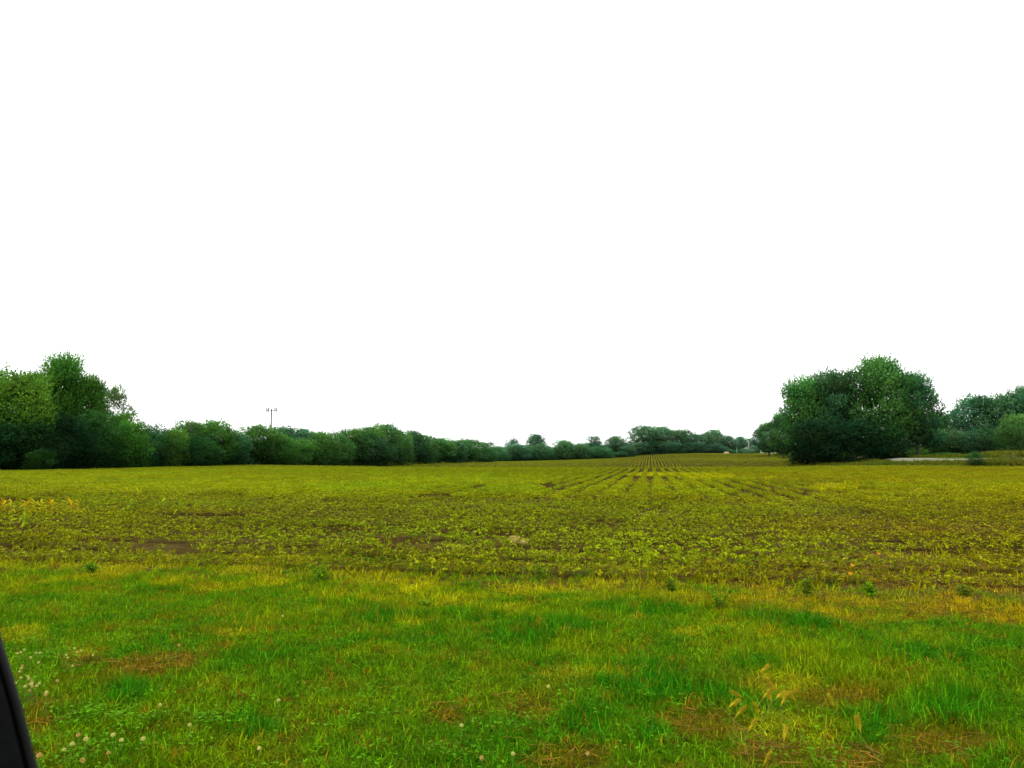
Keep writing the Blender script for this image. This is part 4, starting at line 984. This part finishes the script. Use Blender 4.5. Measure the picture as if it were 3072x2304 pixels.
# ------------------------------------------------------------------ foxtail barley heads
M_ear = simple('foxtail ear', (.36, .27, .01), .9, .0, 60, .25); M_awn = simple('foxtail awn', (.38, .30, .015), .9, .0, 40, .2); M_fst = simple('foxtail stem', (.17, .17, .02), .8, .1, 40, .25)
def barley(b0, b1, label, hgt=.22, seed=0):
    c7 = lambda q: ((2100 + q[0] / 4.424) / 3, (1950 + q[1] / 4.424) / 3)
    r = random.Random(seed); u0, v0 = c7(b0); u1, v1 = c7(b1); P0 = gat(u0, v0, hgt); P1 = at(u1, v1, P0[1] + r.uniform(-.01, .01))
    d = P1 - P0; ln = np.linalg.norm(d); d = d / ln; ln = max(.055, min(.12, ln * 1.15))
    root = np.array((P0[0] + r.uniform(-.05, .07), P0[1] + r.uniform(-.03, .08), 0.0))
    e = empty('foxtail_barley', tuple(root), label, 'grass head', 'foxtail heads over the tall tuft')
    o0 = P0 - root
    s = MB(); m = o0 * (.25, .25, .6); s.tube([(0, 0, 0), m, o0 - d * .02 + np.array((0, 0, .0)), o0], [.0014, .0012, .001, .0009], 5); s.build('stem', M_fst, e)
    b = MB(); g = MB()
    side = np.cross(d, (0, 1, 0)); side /= np.linalg.norm(side); oth = np.cross(d, side); sag = np.array((0, 0, -.012))
    b.tube([o0, o0 + d * ln * .25, o0 + d * ln * .55 + sag * .3, o0 + d * ln * .8 + sag], [.0012, .0042, .0034, .0008], 7)
    for k in range(150):
        f = r.uniform(0, .75); c_ = o0 + d * ln * f + sag * f * f; a = r.uniform(0, 2 * PI); rad = side * math.cos(a) + oth * math.sin(a); dd = d + rad * r.uniform(.15, .42); dd /= np.linalg.norm(dd)
        l2 = ln * r.uniform(.35, .6); g.ribbon([c_, c_ + dd * l2 * .5, c_ + dd * l2 + sag * .6], (.0013, .0011, .0003), np.cross(dd, (0, 1, .2)))
    b.build('ear', M_ear, e); g.build('awns', M_awn, e)
BL = [((800, 300), (880, 210), 'pale foxtail head highest of all, tipped to the upper right'), ((990, 545), (905, 370), 'long foxtail head leaning to the upper left below the highest one'),
      ((385, 760), (500, 650), 'arched foxtail head furthest left of the group'), ((480, 880), (590, 745), 'foxtail head with an orange top, second from the left'),
      ((560, 630), (490, 575), 'small foxtail head above the arched leftmost one'), ((640, 1080), (710, 950), 'faint greenish foxtail head below the orange topped one'),
      ((1115, 1215), (1130, 1080), 'bright yellow upright foxtail head lowest in the group'), ((1775, 750), (1720, 600), 'lone foxtail head right of the group leaning left'),
      ((2135, 1100), (2085, 880), 'thin foxtail head furthest right'), ((835, 640), (900, 555), 'greenish foxtail head left of the orange knot'),
      ((1075, 735), (1110, 650), 'orange foxtail head at the lower end of the crowded knot'), ((945, 700), (935, 640), 'short yellow foxtail head at the left of the crowded knot'),
      ((1150, 600), (1230, 545), 'curved foxtail head at the top of the crowded knot'), ((1270, 690), (1215, 590), 'dull foxtail head on the right of the crowded knot'),
      ((780, 870), (735, 700), 'slim foxtail head drooping between the left pair and the knot'), ((1010, 640), (1060, 590), 'orange brown foxtail head in the middle of the crowded knot'),
      ((850, 1520), (900, 1410), 'short yellow foxtail head near the bottom edge')]
for k, (a, b_, l) in enumerate(BL): barley(a, b_, l, .20 if k not in (16,) else .08, k)
# lone seed stalks on the left
for (u0, v0, u1, v1, l) in ((712, 1892, 703, 1846, 'short straight yellow seed stalk, left one of the crossed pair'), (732, 1892, 746, 1832, 'tall curved yellow seed stalk, right one of the pair')):
    P0 = gat(u0 / 3, v0 / 3, .0); P1 = at(u1 / 3, v1 / 3, P0[1]); d = P1 - P0; b = MB()
    e = empty('seed_stalk', tuple(P0), l, 'seed stalk', 'yellow seed stalks left of centre'); b.tube([(0, 0, 0), d * (.35, 1, .5), d], [.002, .0016, .001], 6); b.build('stem', M_fst, e)
    g = MB(); r = random.Random(u0)
    for k in range(26):
        f = .35 + .65 * k / 26; c_ = d * f * (1 if f > .5 else .9, 1, 1); a = r.uniform(0, 6.28); g.leaf(c_, (math.cos(a) * .5, math.sin(a) * .5, .9), (math.cos(a), math.sin(a), .1), .012, .006)
    g.build('seeds', M_ear, e)

# ------------------------------------------------------------------ car window pillar (camera looks out of a parked car)
M_rub = simple('black rubber', (.002, .002, .002), .7, .1, 40, .2); M_trim = simple('dark grey trim', (.0045, .005, .0048), .9, .02, 90, .2, .0006)
def pillar_path(off, Y): 
    pts = [(-128, 330), (-84, 440), (-38, 545), (0, 633), (21, 701), (38, 768), (55, 860), (68, 960)]
    return [at(u - off, v, Y) for u, v in pts]
YP = .62
def strip_mesh(offs, name, mat, parent):
    rows = [pillar_path(o_, y_) for o_, y_ in offs]; m = len(rows[0]); vs = [q for rw in rows for q in rw]
    qs = [(i * m + j, i * m + j + 1, ((i + 1) % len(rows)) * m + j + 1, ((i + 1) % len(rows)) * m + j) for i in range(len(rows)) for j in range(m - 1)]
    me = mesh_np(name, np.array(vs) - P00, quads=qs, mat=mat, smooth_=True); o = obj(name, me, parent)
    return o
P00 = at(-60, 900, YP)
e = empty('car_window_pillar', tuple(P00), 'dark blurred car window pillar cutting into the bottom left corner', 'car pillar')
strip_mesh([(13, YP - .03), (8, YP - .036), (3, YP - .03), (0, YP - .018), (0, YP), (3, YP + .012), (8, YP + .015), (13, YP + .01)], 'rubber_seal', M_rub, e)
strip_mesh([(11, YP - .022), (14, YP - .040), (22, YP - .052), (60, YP - .058), (140, YP - .06), (190, YP - .04), (190, YP + .06), (12, YP + .04)], 'trim_panel', M_trim, e)
